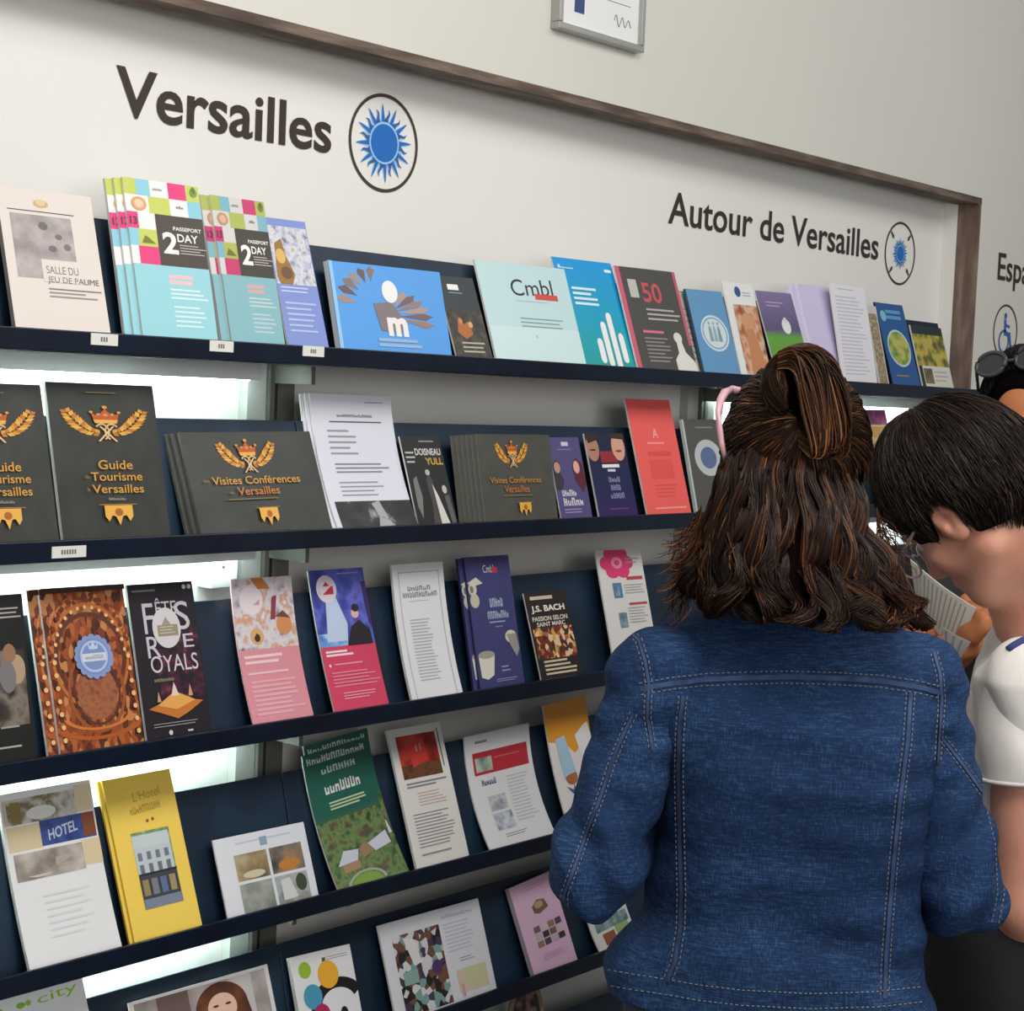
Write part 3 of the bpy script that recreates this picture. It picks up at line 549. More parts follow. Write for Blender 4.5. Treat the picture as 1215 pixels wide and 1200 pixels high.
brochure('brochure', 'violet leaflet with two facing heads beside the thick grey pile', 'leaflet', 1, Q(664, 612, 704, 610, 684, 518, 651, 520), (84, 76, 124),
    [Rr(.4, .06, .62, .11, (206, 204, 214)), Ln(.25, .15, .8, .17, 1, (150, 146, 180)), Po([(0, .35), (.14, .28), (.24, .34), (.22, .46), (.30, .54), (.2, .66), (0, .66)], (58, 50, 62)), El(.14, .38, .1, .07, (188, 146, 128)), Po([(.62, .36), (.78, .26), (.96, .34), (1, .6), (.86, .7), (.66, .55)], (92, 34, 50)), El(.76, .38, .1, .08, (220, 170, 158)), Bl(6, .16, .66, .62, .74, (226, 222, 230), .02), Bl(5, .16, .76, .8, .86, (226, 222, 230), .02), Ln(.14, .90, .9, .97, 2, (160, 150, 196))], th=.003)
brochure('brochure', 'navy leaflet with two actors faces along its top', 'leaflet', 1, Q(710, 610, 757, 606, 738, 513, 694, 516), gradmat('blend_navy', [(0, (56, 34, 96)), (.4, (30, 36, 78)), (1, (28, 34, 60))]),
    [El(.14, .18, .16, .16, (176, 128, 106)), Po([(0, 0), (.3, 0), (.28, .08), (.05, .12)], (50, 36, 34)), El(.80, .17, .17, .17, (214, 160, 138)), Po([(.62, 0), (.98, 0), (.98, .08), (.64, .06)], (60, 40, 36)), El(.14, .2, .08, .012, (70, 40, 36)), El(.8, .22, .08, .014, (120, 60, 56)), Po([(.3, .22), (.62, .22), (.74, .36), (.3, .36)], (150, 42, 48)), Rr(.30, .38, .74, .42, W_), Rr(.42, .44, .62, .47, (210, 210, 220)), Bl(4, .4, .53, .7, .60, (150, 150, 190)), Bl(4, .42, .63, .68, .70, (150, 150, 190)), Bl(5, .38, .73, .74, .80, (150, 150, 190)), Ln(.3, .92, .9, .95, 1, (150, 60, 130))], th=.004)
brochure('brochure', 'tall coral red leaflet standing above its neighbours', 'leaflet', 1, Q(770, 606, 817, 603, 796, 475, 739, 473), (240, 98, 92),
    [Tx('A', .46, .26, .58, .34, (246, 190, 180)), Ln(.25, .06, .8, .1, 2, (226, 84, 80)), Ln(.3, .38, .84, .42, 1, (250, 160, 150)), Rr(.28, .46, .80, .50, (226, 80, 76)), Rr(.28, .53, .78, .70, (228, 86, 82)), Ln(.30, .75, .86, .88, 4, (226, 84, 80)), Ln(.2, .95, .95, .99, 1, (250, 160, 150))], th=.004)
brochure('brochure', 'dark grey booklet with a pale disc beside the coral leaflet', 'booklet', 1, Q(826, 603, 872, 600, 856, 497, 808, 499), (86, 84, 80), [El(.52, .42, .34, .20, (190, 194, 196)), El(.52, .42, .2, .12, (92, 112, 150)), Rr(0, 0, .04, 1.1, (190, 200, 196)), Ln(.3, .08, .8, .12, 1, (140, 140, 136))], th=.006, side=(200, 208, 204))
for k, (q, lb, c) in enumerate(((Q(1042, 595, 1070, 594, 1050, 486, 1021, 487), 'narrow cream leaflet with a magenta top in the lit bay', (208, 196, 150)), (Q(1072, 594, 1098, 593, 1092, 494, 1066, 496), 'white leaflet with a red line in the lit bay', (216, 222, 222)))):
    L = [Ph(0, 0, 1, .16, PHM('magenta', [(70, 90, 90), (150, 60, 120), (190, 110, 160)], 4)), Ph(0.05, .3, .9, 1, PHM('map_cream', [(120, 96, 50), (196, 180, 130), (214, 206, 176)], 5)), Rr(.3, .18, .95, .30, (196, 150, 84))] if k == 0 else [Rr(.2, .06, .8, .1, (180, 80, 80)), Rr(0, .3, .4, .7, (60, 84, 84)), Ln(.1, .15, .9, .26, 2, (160, 160, 170))]
    brochure('brochure', lb, 'leaflet', 1, q, c, L, th=.003)

# ---- third shelf
brochure('brochure', 'black leaflet with a pale smoky figure beside the opera ceiling leaflets', 'leaflet', 2, Q(-60, 912, 47, 900, 22, 704, -70, 712), (22, 22, 20),
    [Ph(.35, .34, .96, .8, PHM('smoke', [(24, 22, 20), (60, 52, 46), (128, 116, 104), (30, 26, 24)], 3)), El(.86, .46, .1, .09, (176, 150, 120)), El(.78, .36, .08, .06, (150, 110, 84)), El(.74, .5, .1, .1, (120, 116, 116)), Ln(.6, .08, .96, .16, 3, (170, 168, 160)), Ln(.6, .8, .9, .83, 1, (160, 156, 150)), Ln(.5, .92, .96, .95, 1, (170, 168, 160))], th=.004)
OPB = PHM('opera', [(64, 26, 14), (150, 70, 26), (120, 52, 20), (168, 90, 42), (84, 38, 18), (186, 124, 74), (132, 62, 28)], 19, 'voronoi')
OPM = PHM('opera_arch', [(96, 44, 22), (170, 84, 34), (206, 128, 62), (120, 58, 30), (150, 72, 30)], 24, 'voronoi')
opera = [Rg(.5, .46, .50, .43, .84, OPM, a0=0, a1=180), Rg(.5, .44, .46, .34, .93, (186, 104, 44)), Rg(.5, .44, .42, .28, .90, (92, 44, 22)), Rg(.52, .66, .34, .26, .90, (150, 78, 36)), Rg(.52, .66, .28, .215, .92, (86, 44, 26)), El(.52, .67, .24, .17, PHM('opera_mid', [(110, 60, 36), (160, 96, 60), (136, 70, 60)], 10)),
    Rg(.5, .86, .52, .10, .78, (170, 84, 26), a0=180, a1=360), Rg(.5, .80, .42, .10, .86, (200, 116, 50), a0=190, a1=350)]
for k in range(15):
    a = math.radians(12 * k + 6); opera.append(El(.5 + .42 * math.cos(a) * 1.0, .45 - .32 * math.sin(a), .020, None, (226, 186, 136))); opera.append(El(.5 + .46 * math.cos(a), .46 - .40 * math.sin(a), .026, None, (110, 50, 24)))
for k in range(7): opera += [El(.06, .46 + .08 * k, .025, None, (228, 180, 120)), El(.94, .46 + .08 * k, .025, None, (228, 180, 120))]
for k in range(16):
    a = 2 * math.pi * k / 16; opera.append(El(.52 + .19 * math.cos(a), .445 - .115 * math.sin(a), .045, None, (130, 148, 196)))
opera += [El(.52, .445, .19, .115, (120, 142, 190)), Rg(.52, .445, .165, .10, .86, (176, 190, 220)), Rr(.38, .425, .66, .475, (206, 208, 218)), Bl(11, .41, .435, .63, .462, (150, 150, 160)), Po([(.46, .36), (.49, .385), (.52, .35), (.55, .385), (.58, .36), (.57, .40), (.47, .40)], (190, 200, 226)), Rr(0, 0, 1, .035, (56, 32, 24))]
brochure('brochure', 'front leaflet of the golden opera ceiling pile with a blue medallion', 'leaflet', 2, Q(71, 898, 173, 884, 143, 693, 47, 700), OPB, opera, th=.005,
    copies=((-.015, .0055, 0.0),), clabel='golden opera ceiling leaflet peeking out behind the front one', group='opera ceiling leaflets')
fire = PHM('firework', [(26, 18, 28), (34, 20, 34), (70, 30, 50), (130, 56, 66)], 8)
brochure('brochure', 'black leaflet lettered Fetes Royales over a lit fountain', 'leaflet', 2, Q(175, 883, 252, 867, 227, 690, 150, 694), (26, 20, 28),
    [Ph(.3, .44, .98, .78, fire), Ph(.55, .3, .98, .55, fire), Ln(.06, .04, .55, .06, 1, (120, 112, 120), thick=.6), El(.86, .035, .03, None, (190, 186, 190)), El(.94, .035, .03, None, (190, 186, 190)),
     Tx('F', .18, .13, .34, .33, (196, 188, 198)), Tx('ÊTE', .38, .10, .70, .21, (196, 188, 198)), Tx('S', .66, .13, .88, .32, (196, 188, 198)), Tx('R', .18, .35, .38, .49, (196, 188, 198)), Tx('E', .74, .35, .9, .44, (196, 188, 198)), Tx('OYALS', .20, .48, .92, .59, (206, 198, 206)),
     El(.51, .30, .215, .135, (206, 202, 204)), Rr(.37, .28, .68, .355, (150, 136, 112)), Po([(.44, .28), (.51, .225), (.58, .28)], (160, 148, 128)), Ln(.40, .29, .65, .35, 3, (190, 182, 160)), Bl(7, .22, .62, .52, .65, (150, 140, 110)),
     Po([(.08, .82), (.3, .785), (.5, .77), (.74, .785), (.92, .80), (.7, .86), (.5, .90), (.3, .86)], (190, 112, 44)), Po([(.22, .80), (.5, .72), (.8, .79), (.5, .84)], (222, 160, 80)), Po([(.44, .75), (.5, .66), (.56, .75)], (220, 200, 180)), Po([(.70, .76), (.74, .68), (.77, .76)], (200, 150, 120)), Po([(.22, .78), (.25, .71), (.28, .78)], (200, 150, 120)), Ln(.12, .92, .92, .955, 2, (150, 146, 150), thick=.3), El(.36, .985, .03, None, (206, 204, 206)), Rr(.62, .98, .70, .992, (190, 188, 190))], th=.005)
salm = (214, 140, 150)
brochure('brochure', 'salmon pink leaflet with a collage of performers and a white disc', 'leaflet', 2, Q(301, 860, 375, 849, 344, 683, 275, 688), salm,
    [Ph(0, 0, 1, .50, PHM('performers', [(120, 96, 110), (196, 186, 196), (214, 210, 214), (200, 150, 120), (226, 220, 224)], 5)), El(.30, .15, .19, .105, (226, 214, 218)), Rr(.18, .13, .43, .19, (216, 150, 160)), Po([(.24, .13), (.30, .10), (.37, .13)], (216, 150, 160)), El(.33, .41, .11, .06, (214, 164, 110)), El(.33, .42, .05, .03, (70, 44, 34)), El(.80, .34, .13, .075, (206, 140, 90)), Po([(.66, .28), (.8, .24), (.92, .3), (.8, .29)], (110, 70, 56)), Po([(.58, .3), (.64, .14), (.72, .13), (.66, .3)], (140, 60, 74)), Po([(.3, 0), (.5, 0), (.62, .08), (.42, .08)], (190, 120, 60)),
     Ln(.07, .54, .72, .62, 2, (236, 200, 204), thick=.5), Ln(.09, .66, .9, .70, 1, (232, 190, 196)), Ln(.10, .72, .92, .98, 8, (224, 166, 174), thick=.5)], sag=.009, th=.003, side=(226, 190, 196))
crim = (206, 62, 94)
brochure('brochure', 'crimson leaflet with a blue violet stage photo and white disc', 'leaflet', 2, Q(397, 845, 463, 834, 429, 673, 366, 678), crim,
    [Ph(0, 0, 1, .55, PHM('stage', [(46, 40, 110), (60, 70, 160), (96, 110, 200), (92, 50, 140)], 3)), Po([(.24, .2), (.42, .2), (.56, .40), (.5, .55), (.14, .55)], (190, 206, 232)), Po([(.30, .22), (.38, .22), (.44, .42), (.28, .45)], (222, 232, 240)), Ph(.0, .46, .5, .555, PHM('glow', [(40, 90, 180), (110, 160, 220), (190, 210, 240)], 5)), El(.28, .14, .18, .10, (222, 212, 222)), Rr(.15, .12, .40, .18, (190, 50, 70)), Po([(.22, .12), (.28, .085), (.34, .12)], (190, 50, 70)),
     Po([(.5, .55), (.62, .42), (.78, .38), (.94, .45), (.96, .56), (.5, .56)], (34, 26, 34)), El(.72, .33, .07, .035, (222, 180, 170)), El(.74, .29, .07, .03, (44, 30, 40)), Po([(.92, .1), (1, .1), (1, .45), (.95, .4)], (60, 34, 90)), Ln(.5, .03, .95, .055, 1, (170, 150, 210)),
     Ln(.07, .585, .6, .635, 2, (240, 214, 222), thick=.6), El(.1, .69, .02, None, (240, 220, 226)), Ln(.18, .68, .9, .71, 1, (226, 150, 170)), Ln(.10, .74, .95, .86, 5, (224, 130, 152), thick=.4), Ln(.22, .89, .85, .95, 3, (230, 150, 170), thick=.4)], sag=.005, th=.003)
brochure('brochure', 'tall white menu leaflet with a thin grey border', 'leaflet', 2, Q(490, 829, 550, 819, 525, 666, 465, 671), (224, 224, 226),
    [Rr(.10, .06, .90, .068, (176, 172, 182)), Rr(.10, .06, .115, 1.05, (176, 172, 182)), Rr(.885, .06, .90, 1.05, (176, 172, 182)), Bl(6, .26, .17, .72, .205, (130, 128, 138)), Bl(11, .16, .215, .84, .255, (130, 128, 138)), Ln(.26, .28, .74, .295, 1, (180, 178, 186)), Ln(.24, .42, .68, .90, 20, (176, 174, 186), thick=.4)], sag=.008, th=.005)
NV = (62, 62, 112); cream = (206, 202, 184)
brochure('brochure', 'front indigo leaflet with cream plates and cups', 'leaflet', 2, Q(570, 816, 622, 810, 603, 658, 550, 662), NV,
    [Tx('Cmbl', .38, .07, .62, .13, (226, 222, 226)), Rr(.58, .09, .70, .135, (196, 60, 80)), El(.10, .25, .09, .05, cream), El(.08, .25, .04, .03, (120, 116, 110)), Po([(.0, .20), (.2, .16), (.34, .21), (.1, .23)], cream), El(.12, .34, .10, .055, (196, 190, 170)),
     Bl(5, .44, .33, .74, .40, (176, 190, 210)), Bl(8, .36, .43, .84, .49, (170, 184, 206)), Ln(.38, .51, .86, .53, 1, (150, 156, 186), thick=.6), Ln(.5, .55, .74, .57, 1, (140, 146, 176)), El(.82, .64, .13, .05, cream), Po([(.72, .62), (.94, .62), (.98, .74), (.9, .80), (.8, .72)], (150, 146, 138)), Po([(.04, .76), (.40, .76), (.34, .92), (.2, .95), (.06, .93)], (214, 212, 196)), El(.22, .76, .18, .03, (160, 156, 140)), Ln(.52, .86, .72, .92, 2, (150, 150, 180)), Ln(.38, .955, .9, .985, 2, (150, 150, 180))], th=.005,
    side=(46, 46, 84), copies=((-.010, .0055, -.001),), clabel='indigo leaflet showing as a strip behind the front one with cups', group='indigo leaflets')
crowd = PHM('crowd', [(90, 50, 30), (170, 96, 50), (206, 160, 80), (226, 190, 150), (120, 40, 30), (60, 44, 36)], 13, 'voronoi')
brochure('brochure', 'small black card lettered J.S. BACH with a crowd picture', 'card', 2, Q(641, 805, 692, 798, 669, 700, 622, 704), (34, 28, 26),
    [Ln(.12, .05, .86, .10, 1, (206, 190, 170), thick=.8), Tx('J.S. BACH', .10, .16, .90, .255, (236, 230, 220), .03), Tx('PASSION SELON', .08, .29, .92, .345, (224, 214, 200), .02), Tx('SAINT MARC', .16, .36, .84, .41, (224, 214, 200), .02), Ph(.04, .42, .98, .79, crowd), Ln(.14, .81, .92, 1.0, 4, (206, 190, 160), thick=.5)], th=.003)
petal = [El(.42 + .22 * math.cos(a), .115 + .085 * math.sin(a), .15, .06, (226, 62, 120)) for a in np.radians(range(0, 360, 60))]
brochure('brochure', 'white leaflet with a big pink flower at its top', 'leaflet', 2, Q(730, 796, 783, 789, 759, 651, 706, 654), (222, 220, 216),
    petal + [El(.42, .115, .12, .05, (240, 150, 180)), El(.42, .115, .06, .025, (226, 62, 120)), Ln(.62, .08, .95, .14, 2, (160, 160, 160)), Rr(.58, .24, .94, .27, (190, 70, 80)), Rr(.25, .29, .44, .42, (70, 130, 170)), Ph(.28, .31, .38, .40, PHM('bl', [(60, 90, 120), (190, 210, 220)], 6)), Ln(.5, .31, .94, .40, 4, (170, 168, 166)), Rr(.55, .47, .95, .49, (190, 70, 80)), Ph(.28, .55, .45, .68, PHM('bl2', [(50, 80, 110), (150, 180, 190)], 6)), Ln(.5, .51, .94, .66, 6, (176, 174, 172))], th=.003)

# ---- fourth shelf
hotel = [PHM('hotel1', [(150, 140, 120), (206, 204, 196), (120, 104, 70), (226, 224, 214)], 5), PHM('hotel2', [(34, 52, 110), (60, 84, 150), (28, 40, 90)], 5), PHM('hotel3', [(110, 98, 88), (160, 150, 140), (200, 192, 182)], 4)]
brochure('brochure', 'white hotel leaflet with three stacked room photos', 'leaflet', 3, Q(37, 1152, 145, 1123, 107, 925, -3, 944), (226, 226, 226),
    [Ph(.03, .04, .80, .19, hotel[0]), Rr(.80, .02, .98, .18, (222, 206, 170)), Rr(.02, .045, .06, .19, (200, 190, 160)), Rr(.10, .06, .20, .19, (140, 120, 70)), El(.42, .14, .16, .04, (226, 226, 222)), Rr(.03, .20, .38, .345, (214, 196, 158)), Ph(.38, .19, .98, .34, hotel[1]), Rr(.84, .19, .98, .33, (130, 72, 46)), Tx('HOTEL', .46, .25, .78, .315, (190, 200, 220), .02, -.03), Ph(.06, .36, .80, .52, hotel[2]), El(.3, .47, .18, .04, (200, 194, 188)), El(.6, .44, .16, .03, (172, 160, 150)), Rr(.80, .35, 1.0, .50, (214, 196, 158)), Ln(.3, .62, .8, .9, 7, (216, 216, 218), thick=.3)], sag=.006, th=.006)
fac = [Rr(.24, .38, .78, .46, (196, 206, 206)), Rr(.24, .46, .78, .63, (190, 198, 202)), Rr(.24, .63, .80, .80, (62, 66, 70))]
for k in range(4): fac += [Rr(.28 + .13 * k, .49, .34 + .13 * k, .54, (110, 120, 130)), Rr(.28 + .13 * k, .565, .34 + .13 * k, .62, (104, 114, 124)), Rr(.27 + .13 * k, .66, .36 + .13 * k, .76, [(150, 130, 90), (120, 124, 128), (90, 110, 150), (160, 140, 100)][k])]
brochure('brochure', 'yellow hotel leaflet with a picture of a white facade', 'leaflet', 3, Q(158, 1122, 242, 1097, 199, 914, 123, 925), (238, 204, 88),
    [Tx("L'Hotel", .38, .11, .78, .17, (190, 152, 60), 0, -.02), Bl(10, .30, .20, .76, .25, (190, 152, 60), 0, -.02), El(.52, .30, .022, None, (170, 70, 40)), El(.60, .295, .022, None, (170, 70, 40)), Ph(.24, .36, .80, .84, PHM('leaves', [(70, 100, 60), (120, 150, 96), (180, 190, 170)], 8))] + fac + [Rr(.24, .78, .80, .84, (120, 130, 150)), Rr(.24, .62, .80, .632, (40, 44, 52))], th=.004, side=(226, 190, 70), copies=((-.005, .0045, 0),), clabel='yellow hotel leaflet directly behind the front yellow one', group='yellow hotel leaflets')
r4 = [PHM('room%d' % k, c, 4) for k, c in enumerate(([(70, 70, 66), (150, 130, 90), (200, 190, 160)], [(50, 44, 40), (120, 110, 100), (190, 140, 80)], [(96, 100, 90), (140, 146, 136), (180, 184, 176)], [(60, 66, 62), (170, 176, 176), (110, 100, 70)]))]
brochure('brochure', 'white landscape card with four room photos', 'card', 3, Q(270, 1092, 379, 1063, 359, 975, 253, 998), (220, 222, 228),
    [Ln(.22, .10, .86, .16, 1, (190, 196, 204)), Rr(.48, .08, .56, .2, (140, 160, 180)), Ph(.18, .26, .53, .62, r4[0]), Ph(.56, .26, .92, .62, r4[1]), Ph(.18, .66, .53, 1.05, r4[2]), Ph(.56, .66, .92, 1.05, r4[3]), El(.36, .55, .12, .05, (206, 196, 166)), El(.75, .52, .12, .07, (190, 124, 56)), Po([(.62, .72), (.72, .7), (.78, .98), (.62, 1.0)], (206, 208, 206)), El(.84, .8, .06, .12, (64, 72, 58))], th=.003)
gtop = (28, 92, 78)
green = [Ph(0, .50, 1, 1.12, PHM('forest', [(30, 52, 30), (64, 96, 52), (110, 136, 80), (90, 80, 60), (60, 90, 50)], 7)), Bl(12, .05, .03, .95, .08, (200, 214, 206), .01), Bl(6, .24, .12, .78, .17, (180, 196, 188), .02), Bl(7, .24, .24, .80, .32, (216, 220, 214), .02), Ln(.26, .38, .82, .45, 3, (190, 206, 160), thick=.5),
     Po([(.12, .84), (.26, .745), (.48, .765), (.42, .84)], (196, 200, 214)), Po([(.48, .765), (.60, .73), (.78, .80), (.52, .84)], (150, 120, 90)), Rr(.18, .84, .44, .90, (160, 130, 96)), Po([(.64, .75), (.95, .70), (.98, .80), (.72, .82)], (198, 202, 216)), Rg(.45, 1.02, .30, .10, .86, (160, 170, 150), a0=0, a1=180), El(.45, 1.02, .24, .08, (120, 156, 60)), Rr(0, .48, 1, .505, (50, 96, 70))]
brochure('brochure', 'front dark green leaflet with a woodland and thatched houses photo', 'leaflet', 3, Q(399, 1054, 484, 1033, 424, 880, 353, 894), gtop, green, sag=.012, th=.003, off=.003,
    copies=((.012, .004, .014),), clabel='dark green leaflet sticking up behind the front woodland one', group='green woodland leaflets')
brochure('brochure', 'white narrow leaflet with a red lit stage photo', 'leaflet', 3, Q(494, 1029, 556, 1012, 521, 856, 459, 868), (222, 220, 214),
    [Ph(.12, .06, .86, .38, PHM('redstage', [(70, 20, 16), (150, 34, 26), (196, 60, 46), (170, 90, 50)], 3)), Ph(.12, .28, .86, .38, PHM('redstage2', [(50, 30, 20), (110, 70, 40), (60, 26, 20)], 7)), Rr(.90, .04, .92, .33, (80, 76, 74)), Po([(.30, .12), (.6, .10), (.64, .26), (.34, .30)], (206, 60, 50)), Rr(.44, .14, .47, .19, (200, 150, 170)), Rr(.52, .13, .55, .18, (200, 150, 170)), Ln(.14, .41, .9, .46, 2, (130, 128, 134), thick=.5), Ln(.3, .49, .82, .60, 5, (196, 170, 164), thick=.35), Ln(.14, .64, .88, .90, 11, (140, 138, 140), thick=.35), Ln(.14, .93, .7, .97, 1, (150, 148, 150))], th=.005)
brochure('brochure', 'curled white newsletter with a red banner', 'leaflet', 3, Q(583, 1004, 659, 980, 627, 857, 551, 876), (222, 222, 224),
    [Ln(.15, .06, .36, .09, 1, (130, 130, 140), thick=.7), Rr(.10, .16, .94, .36, (182, 44, 56)), Ph(.13, .20, .38, .34, PHM('banner', [(60, 100, 150), (190, 200, 180), (90, 120, 110)], 4)), Ln(.42, .20, .85, .25, 2, (206, 100, 100), thick=.5), Bl(6, .18, .40, .40, .46, (50, 70, 120), .02), Ph(.22, .56, .48, .70, PHM('house', [(170, 170, 180), (200, 200, 206), (130, 140, 150)], 6)), Ph(.22, .72, .50, .88, PHM('bluedots', [(60, 80, 130), (190, 194, 204), (220, 220, 224)], 9)), Ln(.55, .42, .9, .86, 14, (190, 190, 196), thick=.35), Ln(.3, .92, .7, .96, 2, (150, 150, 150), thick=.4)], sag=.016, th=.003)
brochure('brochure', 'orange leaflet with a blue bottle and cookies photo beside the denim sleeve', 'leaflet', 3, Q(672, 962, 722, 948, 694, 827, 644, 835), (226, 222, 220),
    [Po([(0, 0), (1, 0), (1, .30), (.56, .44), (.36, .34), (0, .30)], (230, 156, 44)), Ln(.28, .12, .8, .18, 2, (244, 210, 150)), Po([(.16, .28), (.36, .24), (.50, .6), (.2, .62)], (170, 200, 222)), Po([(.2, .3), (.26, .28), (.34, .58), (.26, .6)], (206, 224, 234)), El(.36, .62, .14, .06, (170, 106, 60)), El(.82, .34, .07, .05, (70, 50, 44)), Po([(.62, .3), (.95, .2), (1, .4), (.7, .55)], (232, 230, 228)), Po([(.2, .68), (.34, .72), (.4, .66), (.36, .78)], (60, 90, 140))], sag=.008, th=.003)

# ---- fifth shelf
brochure('brochure', 'white leaflet printed with a green logo reading city', 'leaflet', 4, Q(30, 1418, 140, 1375, 97, 1161, -12, 1184), (226, 228, 230), [El(.05, .09, .06, .025, (130, 190, 60)), El(.30, .085, .05, .02, (130, 190, 60)), El(.38, .08, .03, .02, (150, 200, 80)), Tx('city', .48, .05, .92, .13, (150, 200, 60), 0, -.02), Ln(.2, .3, .8, .8, 10, (200, 202, 206))], th=.005)
hairm = PHM('portrait_hair', [(60, 34, 24), (96, 56, 36), (130, 84, 56)], 6)
brochure('brochure', 'large white booklet with a photo of a long haired woman', 'booklet', 4, Q(186, 1370, 352, 1318, 317, 1144, 152, 1191), (214, 212, 212),
    [Ph(.03, .03, .97, .98, PHM('room_grey', [(120, 104, 98), (166, 158, 154), (196, 190, 186)], 3)), Rr(.18, .03, .40, .5, (104, 84, 80)), Rr(.70, .03, .86, .6, (190, 186, 184)), El(.62, .30, .19, .26, hairm), Po([(.43, .30), (.81, .30), (.88, .9), (.36, .9)], hairm), El(.62, .30, .105, .15, (222, 182, 162)), El(.575, .27, .022, .012, (60, 40, 36)), El(.665, .27, .022, .012, (60, 40, 36)), El(.62, .38, .035, .014, (176, 84, 84)), Po([(.57, .43), (.67, .43), (.74, .6), (.5, .6)], (214, 172, 152)), Po([(.44, .6), (.8, .6), (.9, .98), (.34, .98)], (60, 60, 70))], th=.003)
brochure('brochure', 'white leaflet with coloured discs and a black swirl', 'leaflet', 4, Q(368, 1274, 440, 1252, 414, 1119, 344, 1138), (222, 222, 224),
    [Rr(.50, .08, .56, .13, (80, 84, 90)), Ln(.58, .08, .95, .13, 2, (150, 150, 156)), Rg(.66, .62, .46, .30, .62, (24, 22, 24), a0=20, a1=250), El(.20, .17, .10, None, (150, 180, 50)), El(.56, .27, .17, None, (230, 170, 50)), El(.26, .47, .15, None, (70, 150, 180)), El(.36, .68, .13, None, (170, 40, 90)), El(.72, .72, .06, .07, (24, 22, 24)), Rr(.3, .9, .9, .92, (120, 120, 120))], th=.008)
brochure('brochure', 'white landscape sheet with a crowded terrace photo and small map', 'leaflet', 4, Q(470, 1208, 590, 1177, 567, 1065, 448, 1100), (214, 214, 220),
    [Ph(.10, .16, .56, 1.02, PHM('terrace', [(40, 32, 30), (110, 76, 60), (206, 206, 206), (120, 156, 150), (70, 54, 80)], 19, 'voronoi')), Po([(.2, .2), (.3, .24), (.34, .5), (.26, .52)], (214, 214, 214)), El(.47, .6, .05, .08, (80, 54, 96)), Rr(.14, .56, .28, .70, (130, 166, 158)), Bl(8, .60, .08, .92, .12, (180, 182, 196)), Ln(.60, .18, .92, .52, 8, (190, 190, 200), thick=.35), Ln(.70, .58, .86, .64, 2, (150, 150, 160)), Ph(.64, .70, .94, .96, PHM('map', [(206, 206, 176), (196, 200, 150), (214, 190, 176), (206, 212, 196)], 4)), Rr(.66, .86, .69, 1.0, (190, 160, 160))], th=.004)
dots = [Rr(.26 + .165 * i, .52 + .085 * j, .26 + .165 * i + .14, .52 + .085 * j + .07, [(120, 96, 90), (60, 48, 50), (190, 180, 186), (80, 70, 84), (150, 120, 100), (206, 196, 200)][(i * 5 + j * 2) % 6], 'photo') for i in range(4) for j in range(3)]
brochure('brochure', 'pink booklet with a teacake photo above small picture squares', 'booklet', 4, Q(632, 1157, 686, 1137, 653, 1037, 604, 1050), (220, 182, 208),
    [Ln(.3, .06, .85, .12, 2, (206, 150, 190)), Po([(.36, .30), (.5, .24), (.66, .26), (.72, .36), (.5, .40), (.38, .38)], (120, 96, 76)), El(.52, .30, .1, .04, (190, 150, 120))] + dots + [Ln(.3, .85, .9, .93, 3, (206, 150, 190))], th=.010, side=(206, 196, 206))
brochure('brochure', 'curled white leaflet with green and red pictures below the denim elbow', 'leaflet', 4, Q(713, 1126, 760, 1111, 730, 1030, 684, 1045), (220, 220, 214),
    [Ph(.12, .62, .95, .78, PHM('veg1', [(60, 90, 120), (120, 150, 150), (190, 200, 190)], 6)), Rr(.22, .82, .52, .98, (150, 80, 60)), Rr(.56, .78, .9, .94, (150, 180, 110)), Ln(.15, .1, .9, .5, 7, (180, 180, 176))], sag=.012, th=.003)
# arched card on the sixth shelf
def arched_card():
    c = onY(632, 1180, YB + .01); top = onY(634, 1163, YB + .01); w = float(onY(652, 1190, YB)[0] - onY(611, 1190, YB)[0]); z0 = SHZ[5] - .02
    H = float(top[2] - z0); ln = math.radians(6); e = empty('arched_card', (c[0], YB, z0)); tag(e, 'arched card with a tan border and dark photo on the lowest shelf', 'card')
    def arch(k, off, m, th=None):
        mb = MB(); pts = [(-w / 2 * k, .012 if k < 1 else 0)]
        hh = H * (1 - (1 - k) * .25)
        for i in range(17): a = math.pi * (1 - i / 16); pts.append((w / 2 * k * math.cos(a), hh - w * .75 * k + w * .75 * k * math.sin(a)))
        pts.append((w / 2 * k, .012 if k < 1 else 0)); n = len(pts)
        f = lambda p, o: (p[0], p[1] * math.sin(ln) - o, p[1] * math.cos(ln))
        mb.add([f(p, off) for p in pts], [tuple(reversed(range(n)))], m, [(p[0] / w, p[1] / w) for p in pts])
        if th: mb.add([f(p, off) for p in pts] + [f(p, off - th) for p in pts], [(i, i + 1, n + i + 1, n + i) for i in range(n - 1)] + [tuple(range(n, 2 * n))], m)
        return mb
    arch(1, .0, flat((150, 132, 104), .5), .004).build('card', e)
    arch(.8, .0004, PHM('arch_photo', [(34, 28, 30), (60, 48, 48), (150, 110, 110), (60, 80, 120)], 5)).build('photo', e)
arched_card()

